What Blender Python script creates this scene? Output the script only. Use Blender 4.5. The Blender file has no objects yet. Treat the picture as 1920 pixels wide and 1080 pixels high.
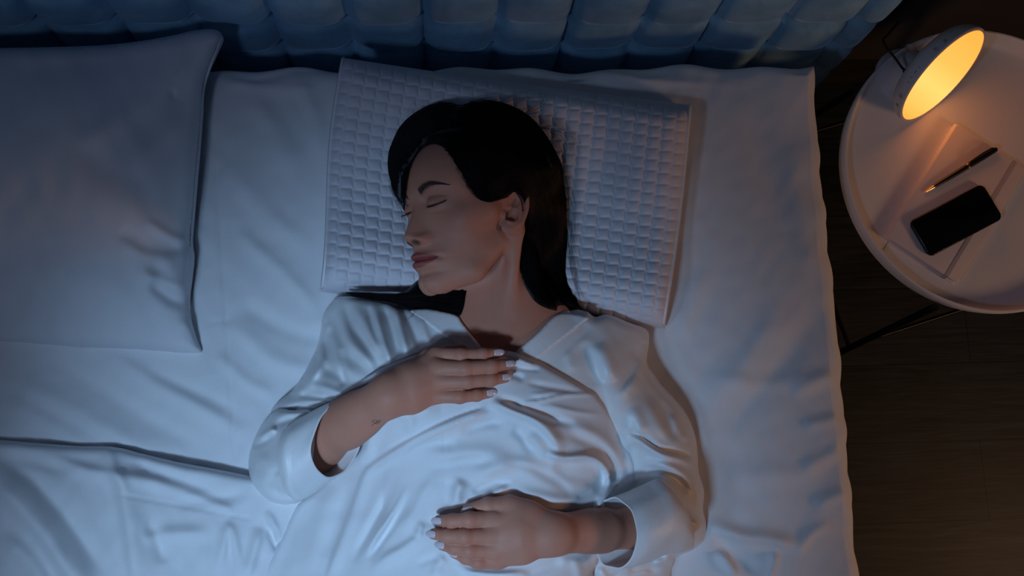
import bpy, bmesh, math, random
import numpy as np
from mathutils import Vector, Matrix
from mathutils.geometry import delaunay_2d_cdt
from mathutils.bvhtree import BVHTree

rng = np.random.default_rng(7)
scn = bpy.context.scene
COL = scn.collection

# ------------------------------------------------------------------ camera geometry
F = 1792.0; CX, CY = 960.0, 540.0
ZM = 0.55                     # top of the mattress
HC = ZM + 1.375               # camera height
def _basis():
    d = np.array([(835-CX)/F, -(860-CY)/F, -1.0]); d /= np.linalg.norm(d)
    zw = -d
    a = math.radians(2.0); x = np.array([math.cos(a), math.sin(a), 0.0])
    x -= zw*x.dot(zw); x /= np.linalg.norm(x)
    y = np.cross(zw, x)
    return np.array([x, y, zw])
BAS = _basis(); CAM = np.array([0, 0, HC])
def P(u, v, z):
    """world point at height z above the floor that is seen at photo position (u, v)"""
    u = np.asarray(u, float); v = np.asarray(v, float); z = np.asarray(z, float)
    u, v, z = np.broadcast_arrays(u, v, z)
    c = np.stack([(u-CX)/F, -(v-CY)/F, -np.ones_like(u)], -1)
    w = c @ BAS.T
    t = (z-HC)/w[..., 2]
    return CAM + w*t[..., None]
def M(u, v, h):               # the same, height above the mattress
    return P(u, v, ZM+np.asarray(h, float))
def proj(p):
    c = (np.asarray(p)-CAM) @ BAS
    return np.stack([CX+F*c[..., 0]/-c[..., 2], CY-F*c[..., 1]/-c[..., 2]], -1)

cd = bpy.data.cameras.new('camera'); cam = bpy.data.objects.new('camera', cd); COL.objects.link(cam)
mw = Matrix.Identity(4)
for i in range(3):
    for j in range(3): mw[i][j] = BAS[i][j]
mw.translation = Vector(CAM)
cam.matrix_world = mw
cd.sensor_width = 36; cd.lens = 36*F/1920; cd.clip_start = 0.02
scn.camera = cam

# ------------------------------------------------------------------ objects
def mesh(name, verts, faces, mat=None, parent=None, smooth=True):
    me = bpy.data.meshes.new(name)
    verts = np.asarray(verts, float)
    if isinstance(faces, np.ndarray):
        n, k = faces.shape
        me.vertices.add(len(verts)); me.vertices.foreach_set('co', verts.ravel())
        me.loops.add(n*k); me.loops.foreach_set('vertex_index', faces.astype(np.int32).ravel())
        me.polygons.add(n); me.polygons.foreach_set('loop_start', (np.arange(n)*k).astype(np.int32))
        me.update(calc_edges=True)
    else:
        me.from_pydata([tuple(v) for v in verts], [], [tuple(f) for f in faces])
    me.validate()
    me.polygons.foreach_set('use_smooth', [smooth]*len(me.polygons))
    me.update()
    o = bpy.data.objects.new(name, me); COL.objects.link(o)
    if mat: me.materials.append(mat)
    if parent: o.parent = parent
    return o
def tag(o, label=None, cat=None, group=None, kind=None):
    if label: o['label'] = label
    if cat: o['category'] = cat
    if group: o['group'] = group
    if kind: o['kind'] = kind
    return o
def empty(name, loc=(0, 0, 0), rot=None):
    o = bpy.data.objects.new(name, None); COL.objects.link(o); o.location = loc
    if rot is not None: o.rotation_euler = rot
    o.empty_display_size = .05
    return o
def keep(o, parent):
    """parent o (built in world coordinates) to a thing whose empty stands elsewhere"""
    o.parent = parent; o.matrix_parent_inverse = Matrix.Translation(-Vector(parent.location)); return o
class MB:
    """collects shapes into one mesh"""
    def __init__(s): s.v = []; s.f = []
    def add(s, v, f):
        n = len(s.v); s.v += [tuple(map(float, p)) for p in v]; s.f += [tuple(n+i for i in q) for q in f]; return s
    def box(s, a, b):
        (x0, y0, z0), (x1, y1, z1) = a, b
        v = [(x0,y0,z0),(x1,y0,z0),(x1,y1,z0),(x0,y1,z0),(x0,y0,z1),(x1,y0,z1),(x1,y1,z1),(x0,y1,z1)]
        return s.add(v, [(3,2,1,0),(4,5,6,7),(0,1,5,4),(1,2,6,5),(2,3,7,6),(3,0,4,7)])
    def tube(s, pts, r, n=10, cap=True, up=None):
        pts = np.asarray(pts, float); m = len(pts)
        r = np.broadcast_to(np.asarray(r, float), (m,))
        T = np.gradient(pts, axis=0); T /= np.linalg.norm(T, axis=1)[:, None]+1e-12
        nrm = np.cross(T[0], [0, 0, 1.0])
        if np.linalg.norm(nrm) < 1e-3: nrm = np.array([1.0, 0, 0])
        rings = []
        for i in range(m):
            nrm = nrm - T[i]*nrm.dot(T[i]); nrm /= np.linalg.norm(nrm)+1e-12
            b = np.cross(T[i], nrm)
            a = np.arange(n)*2*math.pi/n
            rings.append(pts[i]+r[i]*(np.cos(a)[:, None]*nrm+np.sin(a)[:, None]*b))
        v = np.concatenate(rings)
        f = [(i*n+j, i*n+(j+1) % n, (i+1)*n+(j+1) % n, (i+1)*n+j) for i in range(m-1) for j in range(n)]
        if cap: f += [tuple(range(n))[::-1], tuple((m-1)*n+j for j in range(n))]
        return s.add(v, f)
    def lathe(s, prof, n=64, c=(0, 0, 0), closed=False):
        v = []; f = []
        for r, z in prof:
            for j in range(n):
                a = 2*math.pi*j/n; v.append((c[0]+r*math.cos(a), c[1]+r*math.sin(a), c[2]+z))
        m = len(prof)
        for i in range(m if closed else m-1):
            k = (i+1) % m
            for j in range(n): f.append((i*n+j, i*n+(j+1) % n, k*n+(j+1) % n, k*n+j))
        return s.add(v, f)
    def prism(s, poly, z0, z1, bev=0.0, nb=3):
        """polygon (x, y) raised from z0 to z1, rounded top and bottom edges"""
        poly = np.asarray(poly, float); n = len(poly)
        nx = np.roll(poly, -1, 0)-np.roll(poly, 1, 0); nx /= np.linalg.norm(nx, axis=1)[:, None]+1e-12
        out = np.stack([nx[:, 1], -nx[:, 0]], 1)
        area = np.sum(poly[:, 0]*np.roll(poly[:, 1], -1)-poly[:, 1]*np.roll(poly[:, 0], -1))
        if area < 0: poly = poly[::-1]; out = -out[::-1]*-1 if False else out[::-1]*-1
        lv = []
        if bev > 0:
            for k in range(nb+1):
                t = math.pi/2*k/nb; lv.append((bev*(1-math.sin(t)), z0+bev*(1-math.cos(t))))
            for k in range(nb+1):
                t = math.pi/2*k/nb; lv.append((bev*(1-math.cos(t)), z1-bev*(1-math.sin(t))))
        else: lv = [(0, z0), (0, z1)]
        v = []
        for ins, z in lv:
            q = poly-out*ins
            v += [(a, b, z) for a, b in q]
        f = [(i*n+j, i*n+(j+1) % n, (i+1)*n+(j+1) % n, (i+1)*n+j) for i in range(len(lv)-1) for j in range(n)]
        f += [tuple(range(n))[::-1], tuple((len(lv)-1)*n+j for j in range(n))]
        return s.add(v, f)
    def obj(s, name, mat=None, parent=None, smooth=True, auto=None):
        o = mesh(name, s.v, s.f, mat, parent, smooth)
        if auto:
            md = o.modifiers.new('e', 'EDGE_SPLIT'); md.split_angle = math.radians(auto)
        return o

# ------------------------------------------------------------------ materials
def mat(name, color=(.8, .8, .8), rough=.6, metal=0, spec=.5, build=None, **kw):
    m = bpy.data.materials.new(name); m.use_nodes = True
    b = m.node_tree.nodes['Principled BSDF']
    b.inputs['Base Color'].default_value = (*color, 1); b.inputs['Roughness'].default_value = rough
    b.inputs['Metallic'].default_value = metal; b.inputs['Specular IOR Level'].default_value = spec
    for k, v in kw.items():
        n = k.replace('_', ' ')
        b.inputs[n].default_value = v
    if build: build(m.node_tree, b)
    return m
def N(nt, t, **kw):
    n = nt.nodes.new(t)
    for k, v in kw.items():
        if k.startswith('i_'): n.inputs[k[2:].replace('_', ' ')].default_value = v
        else: setattr(n, k, v)
    return n
def coords(nt, scale=(1, 1, 1), rot=(0, 0, 0)):
    tc = N(nt, 'ShaderNodeTexCoord'); mp = N(nt, 'ShaderNodeMapping')
    mp.inputs['Scale'].default_value = scale; mp.inputs['Rotation'].default_value = rot
    nt.links.new(tc.outputs['Object'], mp.inputs['Vector']); return mp.outputs['Vector']
def fabric_nodes(weave=1400, wr=14, bump=.25, big=.5, var=.03, wd=.0025):
    def f(nt, b):
        L = nt.links.new
        v = coords(nt)
        n1 = N(nt, 'ShaderNodeTexNoise', i_Scale=wr, i_Detail=5.0, i_Roughness=.55); L(v, n1.inputs['Vector'])
        n2 = N(nt, 'ShaderNodeTexNoise', i_Scale=weave, i_Detail=1.0); L(v, n2.inputs['Vector'])
        b1 = N(nt, 'ShaderNodeBump'); b1.inputs['Strength'].default_value = big; b1.inputs['Distance'].default_value = wd
        L(n1.outputs['Fac'], b1.inputs['Height'])
        b2 = N(nt, 'ShaderNodeBump'); b2.inputs['Strength'].default_value = bump; b2.inputs['Distance'].default_value = .0004
        L(n2.outputs['Fac'], b2.inputs['Height']); L(b1.outputs['Normal'], b2.inputs['Normal'])
        L(b2.outputs['Normal'], b.inputs['Normal'])
        c = b.inputs['Base Color'].default_value[:]
        mx = N(nt, 'ShaderNodeMix', data_type='RGBA')
        mx.inputs[6].default_value = (c[0]*(1-var), c[1]*(1-var), c[2]*(1-var), 1); mx.inputs[7].default_value = (min(1, c[0]*(1+var)), min(1, c[1]*(1+var)), min(1, c[2]*(1+var)), 1)
        n3 = N(nt, 'ShaderNodeTexNoise', i_Scale=300.0, i_Detail=2.0); L(v, n3.inputs['Vector'])
        L(n3.outputs['Fac'], mx.inputs[0]); L(mx.outputs[2], b.inputs['Base Color'])
    return f
WHITE = (.78, .79, .82)
m_sheet = mat('sheet_cotton', WHITE, .85, spec=.2, build=fabric_nodes(), Sheen_Weight=.15)
m_duvet = mat('duvet_cotton', (.80, .81, .84), .8, spec=.25, build=fabric_nodes(wr=18, big=.35), Sheen_Weight=.15)
m_case = mat('pillowcase_cotton', (.74, .75, .79), .85, spec=.2, build=fabric_nodes(), Sheen_Weight=.1)
m_shirt = mat('pajama_satin', (.80, .81, .83), .42, spec=.5, build=fabric_nodes(wr=22, big=.4, weave=1800), Sheen_Weight=.15)
m_pipe = mat('piping_white', (.84, .84, .86), .6)
m_stitch_shadow = mat('stitch_shadow_grey', (.30, .33, .38), .7)  # shadow along the cuff stitching, put into the colour
m_foam = mat('pillow_knit', (.74, .72, .78), .85, spec=.2, build=fabric_nodes(weave=900, big=.12, bump=.4))

# ------------------------------------------------------------------ field helpers (photo positions)
def tps(ctrl, lam=1e-3):
    c = np.array(ctrl, float); X = c[:, :2]/500; y = c[:, 2]; n = len(X)
    def U(r2): return np.where(r2 > 0, r2*np.log(r2+1e-12), 0)
    K = U(((X[:, None]-X[None])**2).sum(-1))+lam*np.eye(n)
    Q = np.c_[np.ones(n), X]; A = np.block([[K, Q], [Q.T, np.zeros((3, 3))]])
    w = np.linalg.solve(A, np.r_[y, 0, 0, 0])
    def f(u, v):
        u = np.asarray(u, float); v = np.asarray(v, float); sh = np.broadcast(u, v).shape
        p = np.stack([np.broadcast_to(u, sh).ravel(), np.broadcast_to(v, sh).ravel()], 1)/500
        out = np.zeros(len(p))
        for s in range(0, len(p), 20000):
            q = p[s:s+20000]
            out[s:s+20000] = U(((q[:, None]-X[None])**2).sum(-1)) @ w[:n]+w[n]+q @ w[n+1:]
        return out.reshape(sh)
    return f
def crom(pts, step=4.0, closed=False):
    pts = np.asarray(pts, float); n = len(pts)
    if n == 2 and not closed:
        k = max(2, int(np.linalg.norm(pts[1]-pts[0])/step)); t = np.linspace(0, 1, k)[:, None]
        return pts[0]*(1-t)+pts[1]*t
    out = []
    for i in range(n if closed else n-1):
        if closed: a, b, c, d = pts[(i-1) % n], pts[i], pts[(i+1) % n], pts[(i+2) % n]
        else: a, b, c, d = pts[max(i-1, 0)], pts[i], pts[i+1], pts[min(i+2, n-1)]
        k = max(1, int(round(np.linalg.norm((c-b)[:2])/step)))
        for j in range(k):
            t = j/k
            out.append(.5*((2*b)+(c-a)*t+(2*a-5*b+4*c-d)*t*t+(3*b-a-3*c+d)*t**3))
    if not closed: out.append(pts[-1])
    return np.array(out)
def dist_poly(p, pl):
    """distance, side (+ left of travel) and parameter of points p to the polyline pl"""
    best = np.full(len(p), 1e9); sg = np.zeros(len(p)); tt = np.zeros(len(p))
    m = len(pl)-1
    for i in range(m):
        a, b = pl[i], pl[i+1]; ab = b-a; L = ab.dot(ab)+1e-9
        ap = p-a; t = np.clip(ap @ ab/L, 0, 1)
        dv = ap-t[:, None]*ab; d = np.hypot(dv[:, 0], dv[:, 1])
        k = d < best
        best = np.where(k, d, best); tt = np.where(k, (i+t)/m, tt)
        sg = np.where(k, np.sign(ab[0]*ap[:, 1]-ab[1]*ap[:, 0]), sg)
    return best, sg, tt
def strokes(u, v, ST):
    """sum of folds; each: (points, width px, height m[, width of the other side][, end taper])"""
    u = np.asarray(u, float); v = np.asarray(v, float); sh = u.shape
    p = np.stack([u.ravel(), v.ravel()], 1); z = np.zeros(len(p))
    for st in ST:
        pts, w, a = st[:3]; w2 = st[3] if len(st) > 3 else w; tap = st[4] if len(st) > 4 else .3
        pl = crom(pts, 14.0)
        W = max(w, w2)*3
        lo = pl.min(0)-W; hi = pl.max(0)+W
        k = np.where((p[:, 0] > lo[0]) & (p[:, 0] < hi[0]) & (p[:, 1] > lo[1]) & (p[:, 1] < hi[1]))[0]
        if not len(k): continue
        d, sg, t = dist_poly(p[k], pl)
        ww = np.where(sg > 0, w, w2)
        e = np.clip(np.minimum(t, 1-t)/max(tap, 1e-3), 0, 1); e = e*e*(3-2*e)
        if tap <= 0: e = 1
        z[k] += a*np.exp(-(d/ww)**2)*e
    return z.reshape(sh)
def inpoly(p, poly):
    x, y = p[:, 0], p[:, 1]; r = np.zeros(len(p), bool); n = len(poly); j = n-1
    for i in range(n):
        xi, yi = poly[i]; xj, yj = poly[j]
        c = ((yi > y) != (yj > y)) & (x < (xj-xi)*(y-yi)/(yj-yi+1e-12)+xi)
        r ^= c; j = i
    return r
def wav(u, v, seed=0, s=60.0, n=6):
    """gentle irregular undulation, -1..1"""
    r = np.random.default_rng(seed); z = 0
    for i in range(n):
        a = r.uniform(0, math.pi*2); k = 2*math.pi/(s*r.uniform(.6, 1.6)); ph = r.uniform(0, 6.28)
        ph2 = r.uniform(0, 6.28); a2 = r.uniform(0, 6.28); k2 = k*.37
        z = z+np.sin(k*(u*math.cos(a)+v*math.sin(a))+ph+1.3*np.sin(k2*(u*math.cos(a2)+v*math.sin(a2))+ph2))
    return z/n*1.4
def cloth(name, outline, zfun, ST=(), sp=4.0, er=10.0, drop=.012, mat=None, parent=None, skirt=.006, holes=None, edgefun=None, smooth_out=True, wr=0.0, seed=1, thick=0.0, over=None, gap=.004):
    ol = crom(outline, sp, True) if smooth_out else np.concatenate([crom([outline[i], outline[(i+1) % len(outline)]], sp)[:-1] for i in range(len(outline))])
    lo, hi = ol.min(0), ol.max(0)
    gu = np.arange(lo[0], hi[0], sp); gv = np.arange(lo[1], hi[1], sp*.87)
    U, V = np.meshgrid(gu, gv); U = U+(np.arange(len(gv)) % 2)[:, None]*sp*.5
    p = np.stack([U.ravel(), V.ravel()], 1)
    p = p[inpoly(p, ol)]
    cl = np.vstack([ol, ol[:1]])
    d, _, _ = dist_poly(p, cl)
    p = p[d > sp*.55]; d = d[d > sp*.55]
    pts = np.vstack([ol, p]); dd = np.r_[np.zeros(len(ol)), d]
    n = len(ol)
    res = delaunay_2d_cdt([Vector(q) for q in pts], [(i, (i+1) % n) for i in range(n)], [], 1, 1e-4)
    pv = np.array([tuple(q) for q in res[0]]); fc = [tuple(f) for f in res[2]]
    dq, _, _ = dist_poly(pv, cl)
    z = zfun(pv[:, 0], pv[:, 1])+strokes(pv[:, 0], pv[:, 1], ST)
    if wr: z = z+wr*wav(pv[:, 0], pv[:, 1], seed)
    if over is not None:
        b = over(pv[:, 0], pv[:, 1]); b = np.where(np.isnan(b), -1, b)+gap
        x = z-b; z = np.where(x < -.012, b, np.where(x > .012, z, b+(x+.012)**2/.048))
    t = 1-np.clip(dq/er, 0, 1)
    dr = drop if edgefun is None else edgefun(pv[:, 0], pv[:, 1])
    z = z-dr*(1-np.sqrt(np.clip(1-t*t, 0, 1)))
    if over is not None: z = np.maximum(z, np.where(b < 0, -1, b-gap+.0015))
    W = M(pv[:, 0], pv[:, 1], z)
    # orient up
    W = np.asarray(W)
    F3 = np.array(fc)
    a = pv[F3[:, 1]]-pv[F3[:, 0]]; b = pv[F3[:, 2]]-pv[F3[:, 0]]
    fl = (a[:, 0]*b[:, 1]-a[:, 1]*b[:, 0]) > 0
    F3[fl] = F3[fl][:, ::-1]
    verts = W
    if skirt:
        from collections import defaultdict
        ed = {}
        for f in F3:
            for i in range(3):
                ed[(f[i], f[(i+1) % 3])] = 1
        bd = [e for e in ed if (e[1], e[0]) not in ed]
        idx = {}; ex = []
        for e in bd:
            for q in e:
                if q not in idx:
                    idx[q] = len(verts)+len(ex); ex.append(verts[q]-np.array([0, 0, skirt]))
        nf = []
        for a_, b_ in bd: nf += [(b_, a_, idx[a_]), (b_, idx[a_], idx[b_])]
        verts = np.vstack([verts, np.array(ex)]); F3 = np.vstack([F3, np.array(nf)])
    o = mesh(name, verts, F3, mat, parent)
    if thick:
        md = o.modifiers.new('t', 'SOLIDIFY'); md.thickness = thick; md.offset = -1
    return o
# ------------------------------------------------------------------ room
def wood(nt, b):
    L = nt.links.new
    v = coords(nt, (1, 1, 1))
    br = N(nt, 'ShaderNodeTexBrick', offset=.37, i_Scale=1.0, i_Mortar_Size=.0012, i_Brick_Width=1.1, i_Row_Height=.16)
    br.inputs['Color1'].default_value = (.020, .026, .027, 1); br.inputs['Color2'].default_value = (.031, .038, .040, 1); br.inputs['Mortar'].default_value = (.006, .005, .004, 1)
    L(v, br.inputs['Vector'])
    v2 = coords(nt, (2.2, 34, 1))
    g = N(nt, 'ShaderNodeTexNoise', i_Scale=2.6, i_Detail=8.0, i_Roughness=.62, i_Distortion=.9); L(v2, g.inputs['Vector'])
    rp = N(nt, 'ShaderNodeValToRGB'); rp.color_ramp.elements[0].position = .32; rp.color_ramp.elements[1].position = .72
    rp.color_ramp.elements[0].color = (.42, .42, .42, 1); rp.color_ramp.elements[1].color = (1.75, 1.7, 1.65, 1)
    L(g.outputs['Fac'], rp.inputs['Fac'])
    mx = N(nt, 'ShaderNodeMix', data_type='RGBA', blend_type='MULTIPLY'); mx.inputs[0].default_value = 1
    L(br.outputs['Color'], mx.inputs[6]); L(rp.outputs['Color'], mx.inputs[7]); L(mx.outputs[2], b.inputs['Base Color'])
    bp = N(nt, 'ShaderNodeBump'); bp.inputs['Strength'].default_value = .25; bp.inputs['Distance'].default_value = .001
    L(g.outputs['Fac'], bp.inputs['Height']); L(bp.outputs['Normal'], b.inputs['Normal'])
m_floor = mat('dark_oak_laminate', rough=.5, spec=.35, build=wood)
m_wall = mat('wall_paint', (.045, .042, .042), .9, build=fabric_nodes(weave=400, wr=60, big=.05, bump=.1))
m_base = mat('baseboard_paint', (.03, .027, .025), .5)
YW = .80
fl = MB().box((-2.4, -2.6, -.06), (2.4, YW, 0)).obj('floor', m_floor, smooth=False); tag(fl, 'dark brown wood laminate floor beside the bed', 'floor', kind='structure')
w = MB().box((-2.4, YW, 0), (2.4, YW+.1, 2.6)).obj('wall_back', m_wall, smooth=False); tag(w, 'dark wall behind the headboard', 'wall', kind='structure')
w = MB().box((-2.4, YW-.018, 0), (2.4, YW, .07)).box((-2.4, YW-.012, .07), (2.4, YW, .078)).obj('baseboard_back', m_base, smooth=False); tag(w, 'dark baseboard along the back wall', 'baseboard', kind='structure')
# ------------------------------------------------------------------ bed: mattress, base, headboard
XR, XL, YH, YF = .596, -1.06, .59, -1.40
def velvet(nt, b):
    L = nt.links.new
    v = coords(nt)
    n = N(nt, 'ShaderNodeTexNoise', i_Scale=11.0, i_Detail=6.0, i_Roughness=.6, i_Distortion=.6); L(v, n.inputs['Vector'])
    rp = N(nt, 'ShaderNodeValToRGB'); rp.color_ramp.elements[0].position = .35; rp.color_ramp.elements[1].position = .68
    rp.color_ramp.elements[0].color = (.15, .35, .54, 1); rp.color_ramp.elements[1].color = (.32, .58, .80, 1)
    L(n.outputs['Fac'], rp.inputs['Fac']); L(rp.outputs['Color'], b.inputs['Base Color'])
    n2 = N(nt, 'ShaderNodeTexNoise', i_Scale=900.0, i_Detail=1.0); L(v, n2.inputs['Vector'])
    bp = N(nt, 'ShaderNodeBump'); bp.inputs['Strength'].default_value = .4; bp.inputs['Distance'].default_value = .0008
    L(n2.outputs['Fac'], bp.inputs['Height']); L(bp.outputs['Normal'], b.inputs['Normal'])
m_velvet = mat('blue_velvet', (.08, .12, .2), .85, spec=.2, build=velvet, Sheen_Weight=1.0, Sheen_Roughness=.4)
m_velvet.node_tree.nodes['Principled BSDF'].inputs['Sheen Tint'].default_value = (.55, .75, 1, 1)
m_seam = mat('seam_thread', (.01, .014, .02), .8)
m_matt = mat('mattress_ticking', (.7, .7, .72), .9, build=fabric_nodes())
m_darkwood = mat('bed_base_fabric', (.03, .035, .045), .9, build=fabric_nodes())
bed = empty('bed', ((XR+XL)/2, (YH+YF)/2, 0)); tag(bed, 'double bed with a blue grey tufted velvet headboard', 'bed')
def rbox(a, b, r, name, mt, parent):
    (x0, y0, z0), (x1, y1, z1) = a, b
    poly = []
    for cx, cy, s in ((x1-r, y1-r, 0), (x0+r, y1-r, 1), (x0+r, y0+r, 2), (x1-r, y0+r, 3)):
        for k in range(9):
            t = math.pi/2*(s+k/8); poly.append((cx+r*math.cos(t), cy+r*math.sin(t)))
    o = MB().prism(poly, z0, z1, min(.03, r), 4).obj(name, mt)
    return keep(o, parent)
rbox((XL+.01, YF+.01, .33), (XR-.025, YH-.02, ZM-.022), .05, 'mattress', m_matt, bed)
rbox((XL+.02, YF+.02, .12), (XR-.05, YH+.03, .325), .03, 'bed_base', m_darkwood, bed)
for sx in (XL+.1, XR-.13):
    for sy in (YF+.1, YH-.1):
        keep(MB().lathe([(0, 0), (.02, 0), (.028, .125), (0, .125)], 20, (sx, sy, 0)).obj('leg', m_darkwood, auto=40), bed)
# headboard: a grid of stuffed squares
HBX1 = .716; HBX0 = -1.18; HBY = .655; HBZ1 = 1.18
cell = .0945; cellx = .1135; xs0 = P(791, 60, ZM+.13)[0]
def headboard():
    nx = int((HBX1-HBX0)/.0055); nz = int((HBZ1-.06)/.0055)
    X, Z = np.meshgrid(np.linspace(HBX0, HBX1, nx), np.linspace(.06, HBZ1, nz))
    gx = (X-xs0)/cellx; gz = (Z-(ZM+.040+.050))/cell
    gz2 = gz
    fx = np.abs(gx-np.round(gx)); fz = np.abs(gz2-np.round(gz2))
    ex = 1-np.exp(-(fx/.10)); ez = 1-np.exp(-(fz/.13))
    puff = (np.clip(1-(2*(.5-fx))**2.6, 0, 1))**.6*(np.clip(1-(2*(.5-fz))**2.6, 0, 1))**.6
    puff = (1-(1-2*fx)**3.2)**.5*(1-(1-2*fz)**4.5)**.35
    knot = np.exp(-((fx/.12)**2+(fz/.12)**2))
    dep = .026*puff-.010*knot
    cid = np.floor(gx)*7.3+np.floor(gz2)*3.1
    dep += .003*np.sin(cid*5.1+gx*2.0)*puff
    ed = np.minimum.reduce([X-HBX0, HBX1-X, HBZ1-Z]); e = np.clip(ed/.03, 0, 1)
    rnd = .045*(1-np.sqrt(1-(1-e)**2))
    Y = HBY-dep+rnd+.02
    v = np.stack([X, Y, Z], -1).reshape(-1, 3)
    i = np.arange(nx*nz).reshape(nz, nx)
    f = np.stack([i[:-1, :-1], i[:-1, 1:], i[1:, 1:], i[1:, :-1]], -1).reshape(-1, 4)
    n0 = len(v)
    bk = np.array([[HBX0, HBY+.115, .06], [HBX1, HBY+.115, .06], [HBX1, HBY+.115, HBZ1], [HBX0, HBY+.115, HBZ1]])
    fl = [tuple(q) for q in f]
    fl += [(n0+1, n0, n0+3, n0+2)]
    L0 = list(i[:, 0]); R0 = list(i[:, -1]); T0 = list(i[-1, :]); B0 = list(i[0, :])
    fl += [tuple(L0+[n0+3, n0]), tuple(R0[::-1]+[n0+1, n0+2]), tuple([n0+3]+T0+[n0+2])[::1], tuple(B0[::-1]+[n0, n0+1])]
    o = mesh('headboard', np.vstack([v, bk]), fl, m_velvet)
    md = o.modifiers.new('e', 'EDGE_SPLIT'); md.split_angle = math.radians(75)
    return o
hb = keep(headboard(), bed); hb['label'] = 'tufted blue velvet headboard'
for sx in (HBX0+.15, HBX1-.12):
    c = MB().box((sx-.03, HBY+.03, 0), (sx+.03, HBY+.08, .065)).obj('headboard_foot', m_darkwood, smooth=False); keep(c, bed)

# ------------------------------------------------------------------ fitted sheet
S_TOP = [  # soft creases in the sheet
 ([(440,430),(520,500),(600,585)], 14, .004), ([(430,300),(500,400),(590,470)], 20, .0035),
 ([(0,700),(120,760),(230,820),(330,860)], 16, .007, 24), ([(60,650),(200,740),(300,800),(400,850)], 18, -.004),
 ([(180,650),(300,720),(420,790),(460,830)], 18, .006, 12), ([(250,690),(400,750),(470,800)], 12, -.003),
 ([(0,740),(90,790),(200,850)], 20, .005), ([(430,600),(520,680),(600,690)], 14, .005, 20), ([(440,560),(540,620),(620,640)], 16, -.004),
 ([(400,660),(470,720),(520,740)], 12, .004), ([(460,160),(520,260),(560,330)], 22, .004), ([(560,150),(590,220),(600,300)], 16, .0035),
 ([(400,140),(480,148),(560,140),(625,132)], 6, -.004, 10), ([(410,150),(500,165),(610,165)], 12, .003),
 ([(1320,980),(1380,1005),(1440,1012),(1510,1030)], 9, .010, 16), ([(1330,1010),(1380,1040),(1430,1080)], 16, -.006),
 ([(1345,1030),(1365,1060),(1380,1085)], 8, .009), ([(1455,1030),(1448,1060),(1440,1090)], 7, .006),
 ([(1300,760),(1380,700),(1440,620),(1480,560)], 26, .004), ([(1330,820),(1420,740),(1500,640),(1560,560)], 22, -.003),
 ([(1270,640),(1300,560),(1330,500)], 18, .003), ([(1310,700),(1420,720),(1560,700)], 16, .003),
 ([(1340,900),(1440,890),(1560,880)], 20, .003), ([(1100,118),(1250,140),(1400,150)], 7, -.002), ([(1150,122),(1300,118),(1440,130),(1520,118)], 9, .004),
 ([(1080,128),(1200,150),(1330,158)], 6, .0025), ([(1480,250),(1500,400),(1530,520)], 24, .003), ([(1400,200),(1440,330),(1460,460)], 30, -.002),
 ([(1560,980),(1520,1000),(1490,1040)], 10, .004), ([(1580,840),(1540,860),(1500,880)], 14, .004), ([(1570,700),(1530,715),(1480,740)], 14, .004),
 ([(1575,780),(1540,790),(1500,800)], 12, .004), ([(1590,920),(1550,935),(1520,950)], 12, .004),
 ([(405,300),(412,420),(425,600),(436,760),(442,870)], 3.2, -.0024, 3.2, .05), ([(380,606),(440,600)], 3, -.0012),
]
S_TOP = [(a[0], a[1], a[2]*1.4, *a[3:]) for a in S_TOP]
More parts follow.
